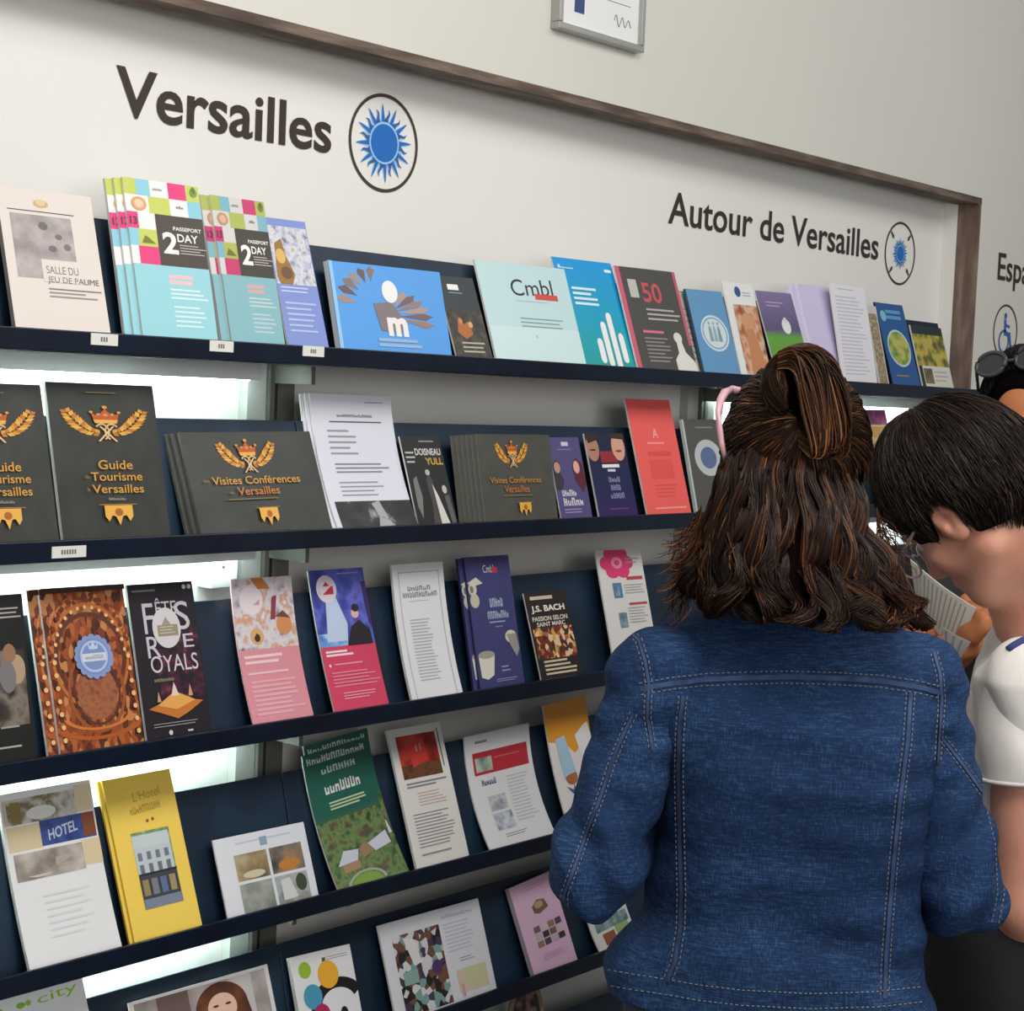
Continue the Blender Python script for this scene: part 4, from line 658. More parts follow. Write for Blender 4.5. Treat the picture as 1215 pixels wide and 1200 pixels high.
# ------------------------------------------------------------------ people: smooth blended volumes meshed by surface nets
def nrm(v): v = np.array(v, float); return v / np.linalg.norm(v)
class Vol:
    def __init__(s, lo, hi, h):
        s.lo = np.array(lo, float); s.h = h; s.n = np.ceil((np.array(hi) - s.lo) / h).astype(int) + 1
        s.V = np.full(s.n, 1.0, np.float32); s.ax = [s.lo[i] + h * np.arange(s.n[i]) for i in range(3)]
    def put(s, lo, hi, f, k=0.02, op='u'):
        m = k + 2 * s.h; a = np.clip(np.floor((np.array(lo) - m - s.lo) / s.h).astype(int), 0, s.n); b = np.clip(np.ceil((np.array(hi) + m - s.lo) / s.h).astype(int) + 1, 0, s.n)
        if (b <= a).any(): return
        sl = tuple(slice(a[i], b[i]) for i in range(3))
        X = s.ax[0][sl[0]][:, None, None]; Y = s.ax[1][sl[1]][None, :, None]; Z = s.ax[2][sl[2]][None, None, :]
        d = f(X, Y, Z).astype(np.float32); V = s.V[sl]
        if op == 'u': h = np.maximum(k - np.abs(V - d), 0) / k; s.V[sl] = np.minimum(V, d) - h * h * k / 4
        else: h = np.maximum(k - np.abs(V + d), 0) / k; s.V[sl] = np.maximum(V, -d) + h * h * k / 4
    def cap(s, a, b, ra, rb=None, k=0.02, op='u'):
        a = np.array(a, float); b = np.array(b, float); rb = ra if rb is None else rb; ab = b - a; L = ab @ ab + 1e-12; r = max(ra, rb)
        def f(X, Y, Z):
            t = np.clip(((X - a[0]) * ab[0] + (Y - a[1]) * ab[1] + (Z - a[2]) * ab[2]) / L, 0, 1)
            return np.sqrt((X - a[0] - t * ab[0]) ** 2 + (Y - a[1] - t * ab[1]) ** 2 + (Z - a[2] - t * ab[2]) ** 2) - (ra + (rb - ra) * t)
        s.put(np.minimum(a, b) - r, np.maximum(a, b) + r, f, k, op)
    def ell(s, c, r, B=None, k=0.02, op='u'):
        c = np.array(c, float); B = np.eye(3) if B is None else np.array(B); R = max(r)
        def f(X, Y, Z):
            x, y, z = X - c[0], Y - c[1], Z - c[2]
            p = [x * B[i][0] + y * B[i][1] + z * B[i][2] for i in range(3)]
            k0 = np.sqrt(sum((p[i] / r[i]) ** 2 for i in range(3))); k1 = np.sqrt(sum((p[i] / r[i] ** 2) ** 2 for i in range(3))) + 1e-6
            return k0 * (k0 - 1) / k1
        s.put(c - R, c + R, f, k, op)
    def stack(s, rows, k=0.03, e=2.4, op='u'):
        rows = sorted(rows); z = np.array([r[0] for r in rows]); A = np.array([r[1:] for r in rows])
        def f(X, Y, Z):
            q = [np.interp(Z, z, A[:, i]) for i in range(4)]
            g = (np.abs((X - q[0]) / q[2]) ** e + np.abs((Y - q[1]) / q[3]) ** e) ** (1 / e)
            d = (g - 1) * np.minimum(q[2], q[3])
            return np.maximum(d, np.maximum(z[0] - Z, Z - z[-1]))
        m = A[:, 2:].max(0); s.put((A[:, 0].min() - m[0], A[:, 1].min() - m[1], z[0]), (A[:, 0].max() + m[0], A[:, 1].max() + m[1], z[-1]), f, k, op)
    def plane_cut(s, n, p):
        n = nrm(n); X = s.ax[0][:, None, None]; Y = s.ax[1][None, :, None]; Z = s.ax[2][None, None, :]
        s.V = np.maximum(s.V, ((X - p[0]) * n[0] + (Y - p[1]) * n[1] + (Z - p[2]) * n[2]).astype(np.float32))
    def warp(s, f):
        X = s.ax[0][:, None, None]; Y = s.ax[1][None, :, None]; Z = s.ax[2][None, None, :]
        s.V = s.V + np.where(np.abs(s.V) < .03, f(X, Y, Z), 0).astype(np.float32)
    def mesh(s, name, mat, parent, relax=2):
        V = s.V; V[0] = V[-1] = 1; V[:, 0] = V[:, -1] = 1; V[:, :, 0] = V[:, :, -1] = 1
        S = V < 0; n = s.n
        c8 = [S[i:n[0] - 1 + i, j:n[1] - 1 + j, k:n[2] - 1 + k] for i in (0, 1) for j in (0, 1) for k in (0, 1)]
        any_ = c8[0].copy(); all_ = c8[0].copy()
        for c in c8[1:]: any_ |= c; all_ &= c
        act = any_ & ~all_; idx = np.full(act.shape, -1, np.int64); ii = np.argwhere(act); idx[act] = np.arange(len(ii))
        acc = np.zeros((len(ii), 3)); cnt = np.zeros(len(ii)); cr = [(i, j, k) for i in (0, 1) for j in (0, 1) for k in (0, 1)]
        val = [V[ii[:, 0] + a, ii[:, 1] + b, ii[:, 2] + c] for a, b, c in cr]
        for p in range(8):
            for q in range(p + 1, 8):
                d = [cr[q][t] - cr[p][t] for t in range(3)]
                if sum(abs(x) for x in d) != 1: continue
                m = (val[p] < 0) != (val[q] < 0); t = val[p] / np.where(m, val[p] - val[q], 1)
                pos = np.array(cr[p])[None] + np.array(d)[None] * t[:, None]; acc += pos * m[:, None]; cnt += m
        P = s.lo + s.h * (ii + acc / cnt[:, None]); F = []
        for axis in range(3):
            o = [1, 1, 1]; o[axis] = 0
            sl0 = tuple(slice(o[t], n[t] - 1) for t in range(3)); sl1 = tuple(slice(o[t] + (t == axis), n[t] - 1 + (t == axis)) for t in range(3))
            A, B = S[sl0], S[sl1]; e = np.argwhere(A != B) + np.array(o); sg = S[tuple(e.T)]
            u, w = (axis + 1) % 3, (axis + 2) % 3; du = np.eye(3, dtype=int)[u]; dw = np.eye(3, dtype=int)[w]
            q = [idx[tuple((e - x).T)] for x in (du * 0, du, du + dw, dw)]
            qq = np.stack(q, 1); qq[~sg] = qq[~sg][:, ::-1]; F.append(qq[(qq >= 0).all(1)])
        F = np.concatenate(F)
        for _ in range(relax):
            nb = np.zeros_like(P); nc = np.zeros(len(P))
            for a, b in ((0, 1), (1, 2), (2, 3), (3, 0)):
                np.add.at(nb, F[:, a], P[F[:, b]]); np.add.at(nc, F[:, a], 1); np.add.at(nb, F[:, b], P[F[:, a]]); np.add.at(nc, F[:, b], 1)
            P = P * .45 + .55 * nb / nc[:, None]
        return rawmesh(name, P, F, mat, parent)
def rawmesh(name, P, F, mat, parent=None, col=None, smooth=True):
    me = bpy.data.meshes.new(name); k = F.shape[1]
    me.vertices.add(len(P)); me.vertices.foreach_set('co', np.asarray(P, np.float32).ravel())
    me.loops.add(F.size); me.loops.foreach_set('vertex_index', F.astype(np.int32).ravel())
    me.polygons.add(len(F)); me.polygons.foreach_set('loop_start', (np.arange(len(F)) * k).astype(np.int32))
    me.polygons.foreach_set('use_smooth', np.full(len(F), smooth))
    if col is not None:
        at = me.attributes.new('hair_colour', 'FLOAT_COLOR', 'POINT'); at.data.foreach_set('color', np.asarray(col, np.float32).ravel())
    me.materials.append(mat); me.update(calc_edges=True); me.validate()
    o = bpy.data.objects.new(name, me); link(o, parent); return o
class Person:
    def __init__(s, px, py, dep, label):
        p = atD(px, py, dep); s.dep = dep; d = p[:2] - CAM[:2]; d /= np.linalg.norm(d)
        s.O = np.array([p[0], p[1], 0]); s.ex = np.array([d[1], -d[0], 0]); s.ey = np.array([d[0], d[1], 0]); s.label = label
    def J(s, px, py, dd=0.0):
        p = atD(px, py, s.dep + dd) - s.O; return np.array([p @ s.ex, p @ s.ey, p[2]])
    def row(s, y, xl, xr, ry, dd=0.0):
        a, b = s.J(xl, y, dd), s.J(xr, y, dd); c = (a + b) / 2; return (c[2], c[0], c[1], (b[0] - a[0]) / 2, ry)
    def place(s, o): o.location = s.O; o.rotation_euler = (0, 0, math.atan2(s.ex[1], s.ex[0]))
    def ray_local(s, px, py):
        c = CAM - s.O; d = ray(px, py); f = lambda v: Vector((v @ s.ex, v @ s.ey, v[2])); return f(c), f(d).normalized()
def basis(F, U):
    F = nrm(F); U = np.array(U, float); U = nrm(U - F * (U @ F)); S = np.cross(F, U); return np.array([S, F, U])   # S: the person's right
def head(v, C, B, neck):
    S, F, U = B; P = lambda s_, f_, u_: C + S * s_ + F * f_ + U * u_
    v.cap(P(0, -.018, -.06), neck, .052, .058, .03)
    v.ell(P(0, -.008, .012), (.074, .094, .100), B, .02); v.ell(P(0, .028, -.055), (.058, .064, .076), B, .03); v.ell(P(0, .068, -.118), (.026, .022, .02), B, .03)
    for sg in (-1, 1): v.cap(P(sg * .052, .0, -.085), P(sg * .03, .06, -.115), .016, .016, .03); v.ell(P(sg * .042, .06, -.045), (.024, .02, .02), B, .025)
    v.ell(P(0, .078, .004), (.058, .018, .014), B, .02)
    for sg in (-1, 1): v.ell(P(sg * .033, .096, -.018), (.019, .016, .012), B, .014, 's')
    v.cap(P(0, .088, -.008), P(0, .106, -.05), .008, .012, .012); v.ell(P(0, .098, -.054), (.017, .012, .009), B, .01)
    v.ell(P(0, .086, -.082), (.024, .010, .006), B, .012); v.ell(P(0, .083, -.093), (.021, .010, .0065), B, .012)
    for sg in (-1, 1):
        v.ell(P(sg * .078, .004, -.024), (.011, .021, .034), B, .008); v.ell(P(sg * .089, .008, -.022), (.008, .011, .02), B, .006, 's'); v.ell(P(sg * .084, .012, -.03), (.006, .006, .009), B, .005)
def eyes(C, B, parent):
    S, F, U = B
    for sg in (-1, 1):
        c = C + S * sg * .033 + F * .0725 - U * .018; mb = MB(); n = 12; vs = []; fs = []; w = flat((226, 222, 216), .2); ir = flat((54, 36, 26), .2)
        for i in range(n + 1):
            th = math.pi * i / n
            for j in range(n): ph = 2 * math.pi * j / n; vs.append(c + .0125 * (F * math.cos(th) + (S * math.cos(ph) + U * math.sin(ph)) * math.sin(th)))
        f1 = [(i * n + j, (i + 1) * n + j, (i + 1) * n + (j + 1) % n, i * n + (j + 1) % n) for i in range(n) for j in range(n)]
        mb.add(vs, f1[:2 * n], ir); mb.add(vs, f1[2 * n:], w); mb.build('eye', parent, smooth=True)
def hand(v, w, D, N, side, curl=.5, sc=1.0):
    """w wrist, D finger direction, N back of the hand; side +1: thumb towards cross(D, N)"""
    D = nrm(D); N = nrm(np.array(N) - D * (np.array(N) @ D)); T = np.cross(D, N) * side; v.cap(w - D * .03, w + D * .015, .026 * sc, .026 * sc, .015)
    B = np.array([T, D, N]); v.ell(w + D * .055 * sc, (.040 * sc, .050 * sc, .016 * sc), B, .015)
    for i, (o, L) in enumerate(((.030, .072), (.010, .080), (-.010, .074), (-.029, .058))):
        p = w + D * .088 * sc + T * o * sc; d = D
        for j in range(3):
            a = curl * (.5 + .35 * j); d = nrm(d * math.cos(a) - N * math.sin(a)); q = p + d * L * sc * (.46, .3, .24)[j]; v.cap(p, q, (.0092 - .0008 * j) * sc, (.0086 - .0008 * j) * sc, .005); p = q
    p = w + D * .025 * sc + T * .034 * sc; q = p + nrm(T * .6 + D * .8 - N * .4) * .036 * sc; v.cap(p, q, .012 * sc, .0105 * sc, .012); v.cap(q, q + nrm(D * .9 - N * .6) * .03 * sc, .0105 * sc, .009 * sc, .004)
def strands(name, P, r0, cols, mat, parent):
    """P (N, M, 3) polylines -> thin tapering three-sided tubes with a colour per strand"""
    N, M, _ = P.shape; T = np.gradient(P, axis=1); T /= np.linalg.norm(T, axis=2, keepdims=True) + 1e-9
    R = nrm((.3, .5, .8)); A = np.cross(T, R); A /= np.linalg.norm(A, axis=2, keepdims=True) + 1e-9; Bn = np.cross(T, A)
    tp = np.ones(M); tp[-1] = .25; tp[-2] = .6; r = (np.asarray(r0)[:, None] * tp[None])[..., None]
    rings = np.stack([P + r * (A * math.cos(a) + Bn * math.sin(a)) for a in (0, 2.094, 4.189)], 2)
    V = rings.reshape(-1, 3); b = (np.arange(N)[:, None] * M + np.arange(M - 1)[None]).ravel() * 3; F = []
    for k in range(3): F.append(np.stack([b + k, b + (k + 1) % 3, b + 3 + (k + 1) % 3, b + 3 + k], 1))
    C = np.repeat(np.concatenate([cols, np.ones((N, 1))], 1), M * 3, 0)
    o = rawmesh(name, V, np.concatenate(F), mat, parent, C); o['kind'] = 'stuff'; return o
def hairmat(key, rough=.45):
    m, nt, b = newmat(key); a = nt.nodes.new('ShaderNodeAttribute'); a.attribute_name = 'hair_colour'
    nt.links.new(a.outputs['Color'], b.inputs['Base Color']); b.inputs['Roughness'].default_value = rough; b.inputs['Specular IOR Level'].default_value = .18
    return m
HAIR = hairmat('hair')
def crown_flow(C, ax, front, rad, B, thmax, N, M=14, t0=(0.05, .55), lift=(.0, .012), wav=.002, fall=None):
    """strands lying over a head, running from the pole ax outwards to thmax(azimuth)"""
    ax = nrm(ax); fr = nrm(np.array(front) - ax * (np.array(front) @ ax)); sd = np.cross(ax, fr)
    az = RNG.uniform(-math.pi, math.pi, N); tm = np.array([thmax(a) for a in az]); s0 = RNG.uniform(t0[0], t0[1], N) * tm; s1 = tm * RNG.uniform(.86, 1.04, N); s1 = np.minimum(s1, s0 + RNG.uniform(.7, 1.6, N))
    t = np.linspace(0, 1, M)[None]; th = s0[:, None] + (s1 - s0)[:, None] * t; ph = RNG.uniform(0, 6.28, N)[:, None]
    a = az[:, None] + .06 * np.sin(3 * t + ph) + RNG.normal(0, .05, N)[:, None] * t
    d = np.cos(th)[..., None] * ax + np.sin(th)[..., None] * (np.cos(a)[..., None] * fr + np.sin(a)[..., None] * sd)
    loc = np.stack([d @ B[i] for i in range(3)], 2); R = 1 / np.sqrt(((loc / np.array(rad)) ** 2).sum(2))
    R = R + RNG.uniform(lift[0], lift[1], N)[:, None] * np.sin(np.pi * np.clip(t * .9 + .1, 0, 1)) + wav * np.sin(9 * t + ph)
    return C + d * R[..., None], az
def shades(N, stops, w):
    c = np.array([lin(s)[:3] for s in stops]); k = RNG.choice(len(stops), N, p=np.array(w) / sum(w)); k2 = RNG.choice(len(stops), N, p=np.array(w) / sum(w)); m = RNG.uniform(0, .5, N)[:, None]
    return c[k] * (1 - m) + c[k2] * m
def skinmat(key, a, b):
    m = noisy(key, [(0.3, a), (0.7, b)], 14, 4, 0.5, bump=.06, bscale=240); p = m.node_tree.nodes['Principled BSDF']
    p.inputs['Subsurface Weight'].default_value = .12; p.inputs['Subsurface Radius'].default_value = (.012, .005, .003); p.inputs['Subsurface Scale'].default_value = .6; return m
def denim():
    m, nt, b = newmat('denim'); tc = nt.nodes.new('ShaderNodeTexCoord'); L = nt.links.new
    n1 = nt.nodes.new('ShaderNodeTexNoise'); n1.inputs['Scale'].default_value = 7; n1.inputs['Detail'].default_value = 4; L(tc.outputs['Object'], n1.inputs['Vector'])
    mp = nt.nodes.new('ShaderNodeMapping'); mp.inputs['Scale'].default_value = (700, 700, 90); L(tc.outputs['Object'], mp.inputs[0])
    n2 = nt.nodes.new('ShaderNodeTexNoise'); n2.inputs['Scale'].default_value = 1; n2.inputs['Detail'].default_value = 2; L(mp.outputs[0], n2.inputs['Vector'])
    mp2 = nt.nodes.new('ShaderNodeMapping'); mp2.inputs['Scale'].default_value = (60, 60, 600); L(tc.outputs['Object'], mp2.inputs[0])
    n3 = nt.nodes.new('ShaderNodeTexNoise'); n3.inputs['Scale'].default_value = 1; n3.inputs['Detail'].default_value = 2; L(mp2.outputs[0], n3.inputs['Vector'])
    ad = nt.nodes.new('ShaderNodeMath'); ad.operation = 'ADD'; L(n2.outputs[0], ad.inputs[0]); L(n3.outputs[0], ad.inputs[1])
    mu = nt.nodes.new('ShaderNodeMath'); mu.operation = 'MULTIPLY_ADD'; L(ad.outputs[0], mu.inputs[0]); mu.inputs[1].default_value = .33; mu.inputs[2].default_value = -.33
    a2 = nt.nodes.new('ShaderNodeMath'); a2.operation = 'ADD'; L(mu.outputs[0], a2.inputs[0]); m3 = nt.nodes.new('ShaderNodeMath'); m3.operation = 'MULTIPLY_ADD'; L(n1.outputs[0], m3.inputs[0]); m3.inputs[1].default_value = .20; m3.inputs[2].default_value = .40; L(m3.outputs[0], a2.inputs[1])
    r = ramp(nt, [(.25, (12, 24, 46)), (.5, (26, 49, 85)), (.74, (71, 107, 149))]); L(a2.outputs[0], r.inputs[0]); L(r.outputs[0], b.inputs['Base Color'])
    b.inputs['Roughness'].default_value = .85; b.inputs['Specular IOR Level'].default_value = .2
    n4 = nt.nodes.new('ShaderNodeTexNoise'); n4.inputs['Scale'].default_value = 26; n4.inputs['Detail'].default_value = 5; L(tc.outputs['Object'], n4.inputs['Vector'])
    bp = nt.nodes.new('ShaderNodeBump'); bp.inputs['Strength'].default_value = .5; bp.inputs['Distance'].default_value = .010; L(n4.outputs[0], bp.inputs['Height'])
    b2 = nt.nodes.new('ShaderNodeBump'); b2.inputs['Strength'].default_value = .25; b2.inputs['Distance'].default_value = .001; L(ad.outputs[0], b2.inputs['Height']); L(bp.outputs[0], b2.inputs['Normal']); L(b2.outputs[0], b.inputs['Normal'])
    return m
DENIM = denim(); THREAD = flat((128, 124, 122), .8); SEAMM = noisy('seam_denim', [(.3, (34, 50, 84)), (.7, (58, 80, 118))], 60, 4, .9)
def legs(v, x, y, zh, r=1.0, foot=True):
    for sg in (-1, 1):
        v.cap((x + sg * .085, y, zh), (x + sg * .09, y + .01, .48), .078 * r, .055 * r, .04); v.cap((x + sg * .09, y + .01, .48), (x + sg * .095, y, .09), .052 * r, .036 * r, .03)
        if foot: v.ell((x + sg * .098, y + .05, .035), (.042, .115, .034), None, .03)

# ---- woman in the denim jacket, seen from behind
w = Person(915, 900, 2.15, 'x')
J = w.J
Hc = J(938, 548, .02); HB = basis((-.28, .92, -.25), (.0, .25, .97)); neckb = J(940, 700, .01)
SKIN_A = skinmat('skin_light', (190, 134, 108), (206, 152, 126))
rows = [w.row(*r) for r in ((725, 842, 1040, .060, .035), (745, 782, 1086, .082, .032), (790, 762, 1110, .104, .014), (850, 764, 1116, .116, .0), (920, 778, 1108, .120, .004), (1000, 774, 1100, .116, .024), (1080, 752, 1096, .116, .04), (1150, 726, 1098, .126, .048), (1215, 716, 1106, .132, .052))]
SLV = [((780, 806, 0), (703, 1036, -.02), (790, 955, .205)), ((1084, 810, 0), (1138, 1054, -.012), (1060, 960, .20))]
v = Vol((-.36, -.22, -.01), (.36, .40, 1.68), .005)
head(v, Hc, HB, neckb)
v.stack([(r[0], r[1], r[2], r[3] - .022, r[4] - .02) for r in rows[:-2]], .04)
HX, HY = rows[-1][1], rows[-1][2]
v.stack([(.70, HX, HY, .15, .112), (.80, HX, HY, .15, .112), (.90, HX, HY, .13, .095)], .04); legs(v, HX, HY, .76)
for sg, (a, b, c) in zip((-1, 1), SLV):
    a, b, c = J(*a), J(*b), J(*c); v.cap(a, b, .042, .036, .03); v.cap(b, c, .036, .026, .02); D = nrm(c - b); hand(v, c + D * .03, D + np.array([-sg * .3, 0, .1]), (0, -.2, 1), -sg, .6, .92)
woman = v.mesh('person', SKIN_A, None); w.place(woman)
tag(woman, 'person seen from behind in a blue denim jacket with long wavy brown hair and bun', 'person'); eyes(Hc, HB, woman)
# jacket
v = Vol((-.36, -.22, rows[-1][0] + .0 if False else .70), (.36, .34, 1.40), .0045)
v.stack(rows, .05)
v.stack([w.row(688, 885, 1000, .055), w.row(715, 872, 1010, .066), w.row(738, 850, 1030, .075)], .02)
def folds(X, Y, Z):
    wv = .0032 * np.sin(58 * Z + 9 * X + 2.2 * np.sin(11 * X + 5 * Z)) * np.clip((1.10 - Z) / .2, 0, 1)
    wv = wv + .0042 * np.sin(34 * X + 12 * Z + 1.7 * np.sin(9 * Z)) * np.clip((1.20 - Z) / .15, 0, 1)
    return wv + .0012 * np.sin(95 * Z + 40 * X * np.sin(6 * Z))
v.warp(folds)
v.plane_cut((0, 0, -1), (0, 0, J(800, 1197)[2]))
jacket = v.mesh('denim_jacket', DENIM, woman, 1); jacket['label'] = 'blue denim jacket with topstitched seams'
jv = [q.co[:] for q in jacket.data.vertices]; jf = [tuple(q.vertices) for q in jacket.data.polygons]
for (a, b, c) in SLV:
    a, b, c = J(*a), J(*b), J(*c); lo = np.minimum(np.minimum(a, b), c) - .09; hi = np.maximum(np.maximum(a, b), c) + .09
    v = Vol(lo, hi, .0045); inn = np.array([-np.sign(a[0]) * .03, 0, .004]); v.cap(a + inn, a, .056, .057, .03); v.cap(a, b, .057, .054, .03); v.cap(b, c, .053, .039, .02); v.cap(c - nrm(c - b) * .03, c, .041, .041, .006)
    sx = np.sign(a[0]); ab = nrm(b - a)
    def slf(X, Y, Z):
        t = ((X - a[0]) * ab[0] + (Y - a[1]) * ab[1] + (Z - a[2]) * ab[2]) / np.linalg.norm(b - a); q = sx * (X - a[0] - ab[0] * t * .25)
        return .0058 * np.sin(17 * t + 42 * q + 18 * Y + 1.5 * np.sin(30 * q)) * np.clip((t - .42) / .35, 0, 1) + .004 * np.sin(24 * t - 55 * q + 1.0) * np.clip(1 - np.abs(t - .2) / .3, 0, 1) + .0015 * np.sin(60 * Y + 31 * t)
    v.warp(slf); sl = v.mesh('sleeve', DENIM, jacket, 1); o_ = len(jv); jv += [q.co[:] for q in sl.data.vertices]; jf += [tuple(i + o_ for i in q.vertices) for q in sl.data.polygons]
bvh = BVHTree.FromPolygons(jv, jf)
def onjacket(px, py, off=.001):
    o, d = w.ray_local(px, py); h = bvh.ray_cast(o, d)
    if h[0] is None: return None
    return np.array(h[0]) + np.array(h[1]) * off
def densify(pts, step):
    out = []
    for (a, b) in zip(pts[:-1], pts[1:]):
        n = max(1, int(math.hypot(b[0] - a[0], b[1] - a[1]) / step)); out += [(a[0] + (b[0] - a[0]) * i / n, a[1] + (b[1] - a[1]) * i / n) for i in range(n)]
    return out + [pts[-1]]
def offs(pts, d):
    out = []
    for i, p in enumerate(pts):
        a = pts[max(i - 1, 0)]; b = pts[min(i + 1, len(pts) - 1)]; tx, ty = b[0] - a[0], b[1] - a[1]; L = math.hypot(tx, ty) + 1e-6; out.append((p[0] - ty / L * d, p[1] + tx / L * d))
    return out
def seam(pts, width=5.0, parent=jacket, lines=(-1, 1)):
    pts = densify(pts, 6); mb = MB(); P3 = [onjacket(x, y, .0006) for x, y in pts]; P3 = [p for p in P3 if p is not None]
    st = MB()
    for ln_ in lines:
        q = densify(offs(pts, ln_ * width), 2.6)
        for i in range(0, len(q) - 1, 2):
            a, b = onjacket(*q[i], .0009), onjacket(*q[min(i + 1, len(q) - 1)], .0009)
            if a is None or b is None or np.linalg.norm(a - b) > .02: continue
            st.tube([a, b], .00065, THREAD, 4)
    Lf = [onjacket(x, y, .0016) for x, y in offs(pts, -width * .42)]; Rg_ = [onjacket(x, y, .0016) for x, y in offs(pts, width * .42)]
    vs = []; fs = []
    for a, b in zip(Lf, Rg_):
        if a is None or b is None: continue
        if vs and np.linalg.norm(vs[-1] - b) > .03: break
        vs += [a, b]
    for i in range(len(vs) // 2 - 1): fs.append((2 * i, 2 * i + 2, 2 * i + 3, 2 * i + 1))
    if fs: mb.add(vs, fs, SEAMM); mb.build('seam', parent, smooth=True)
    if st.v: tag(st.build('stitching', parent), kind='stuff')
seam([(760, 818), (798, 811), (837, 807), (890, 805), (938, 804), (995, 806), (1044, 809), (1085, 815), (1118, 822)], 7)
seam([(810, 826), (807, 870), (806, 920), (807, 970), (808, 1017), (809, 1060), (808, 1100), (802, 1140), (792, 1164)], 5)
seam([(1080, 822), (1076, 882), (1067, 950), (1060, 1017), (1054, 1089), (1050, 1150), (1049, 1185)], 5)
seam([(752, 846), (740, 872), (726, 906), (712, 948), (697, 988), (682, 1028), (670, 1062), (671, 1082)], 4)
seam([(745, 748), (758, 760), (766, 785), (770, 812), (768, 850), (774, 890)], 4)
seam([(1108, 775), (1115, 800), (1117, 830), (1114, 873), (1112, 905)], 4)
seam([(1118, 876), (1145, 912), (1172, 950), (1184, 1000), (1187, 1060), (1180, 1098)], 4)
seam([(720, 1160), (755, 1166), (790, 1171), (830, 1178), (880, 1184), (960, 1188), (1040, 1186), (1095, 1180)], 9)
# trousers and shoes
v = Vol((-.30, -.24, -.005), (.30, .26, .96), .007)
v.stack([(.70, HX, HY, .168, .124), (.80, HX, HY, .172, .122), (.86, HX, HY, .15, .11)], .04); legs(v, HX, HY, .76, 1.16, False); v.plane_cut((0, 0, -1), (0, 0, .07)); v.mesh('trousers', flat((40, 42, 52), .8), woman)
for sg in (-1, 1):
    fx = HX + sg * .098; v = Vol((fx - .07, HY - .12, -.004), (fx + .07, HY + .2, .12), .006); v.ell((fx, HY + .05, .038), (.048, .125, .038), None, .02); v.cap((fx, HY - .01, .05), (fx, HY - .01, .085), .046, .044, .02); v.mesh('shoe', flat((70, 66, 64), .6), woman)
# hair: dark under-volume, then strands
hl = [(500, 862, 1014), (530, 856, 1018), (560, 848, 1018), (587, 846, 1024), (624, 836, 1032), (668, 824, 1056), (698, 830, 1068), (728, 850, 1058)]
v = Vol((-.22, -.24, 1.20), (.22, .16, 1.72), .005)
v.ell(Hc - HB[1] * .012 + HB[2] * .008, (.086, .100, .110), HB, .02)
v.stack([w.row(y, a + 12, b - 12, ry, dd) for (y, a, b), ry, dd in zip(hl, (.06, .07, .075, .078, .082, .088, .085, .05), (.01, -.0, -.012, -.022, -.034, -.044, -.05, -.056))], .03, 2.2)
Bc = J(951, 460, -.06); v.ell(Bc, (.040, .036, .044), None, .02); v.ell(J(968, 510, -.075), (.024, .02, .03), None, .02)
v.ell(Hc + HB[1] * .13 - HB[2] * .07, (.075, .085, .11), HB, .01, 's')
DARKH = flat((16, 10, 8), 1.0, 0, .0); v.mesh('hair_volume', DARKH, woman)
HS = [(18, 10, 7), (34, 19, 12), (60, 34, 19), (100, 60, 31), (142, 94, 52)]
N = 9000; M = 26; NL = 44; a = RNG.uniform(-1, 1, N)
lock = np.clip(((a + 1) / 2 * NL).astype(int), 0, NL - 1); lc = ((np.arange(NL) + .5) / NL * 2 - 1 + RNG.normal(0, .012, NL))[lock]
yl = np.array([h[0] for h in hl], float); t_ = np.linspace(0, 1, M)[None]; s0 = RNG.uniform(-.02, .45, N)[:, None] ** 1.3 if False else RNG.uniform(0, 1, N)[:, None] ** 2 * .45
lend = RNG.uniform(.88, 1.04, NL)[lock][:, None] + RNG.normal(0, .025, N)[:, None]
tau = s0 + (lend - s0) * t_; ypx = 505 + tau * 223
lp = np.array([J(h[1], h[0], 0) for h in hl]); rp = np.array([J(h[2], h[0], 0) for h in hl])
zc = np.interp(ypx, yl, (lp[:, 2] + rp[:, 2]) / 2); xl = np.interp(ypx, yl, lp[:, 0]); xr = np.interp(ypx, yl, rp[:, 0]); y0 = np.interp(ypx, yl, [.03, .02, .0, -.01, -.022, -.032, -.04, -.046])
lph = RNG.uniform(0, 6.28, NL)[lock][:, None]; lam = RNG.uniform(.5, 1.4, NL)[lock][:, None]; lfr = RNG.uniform(10, 15, NL)[lock][:, None]; lr = RNG.uniform(.86, 1.0, NL)[lock][:, None]
ae = lc[:, None] + (a - lc)[:, None] * (1.35 - .55 * tau); an = ae * math.pi * .54; half = (xr - xl) / 2
depth_in = RNG.uniform(0, 1, N)[:, None] ** 1.6 * .16
rho = lr - depth_in + .02 - .26 * np.exp(-(tau - s0) * 11) + .055 * lam * np.sin(lfr * tau + lph) * tau
X = (xl + xr) / 2 + half * np.sin(an) * rho + (.002 + .014 * tau ** 1.3) * lam * np.sin(lfr * tau + lph + RNG.normal(0, .22, N)[:, None])
Y = y0 - (.092 + .010 * tau) * np.cos(an) * rho + .009 * tau * lam * np.cos(lfr * tau + lph)
gr = np.exp(-((lc[:, None] + .02) / .10) ** 2); Y = Y + .014 * gr * np.clip(tau * 3, 0, 1) * np.clip(1.3 - tau, 0, 1)
curl = np.clip((tau - lend + .20) / .20, 0, 1); cs = np.where(np.sin(lph * 3) > 0, 1.0, -1.0); ca = curl * 2.6
X = X + cs * .017 * lam * (1 - np.cos(ca)) * .6; Zp = zc + .004 * np.sin(2 * lfr * tau + lph) * tau + .014 * lam * np.clip(curl - .45, 0, 1) ** 1.2; Y = Y - .010 * np.sin(ca) * lam
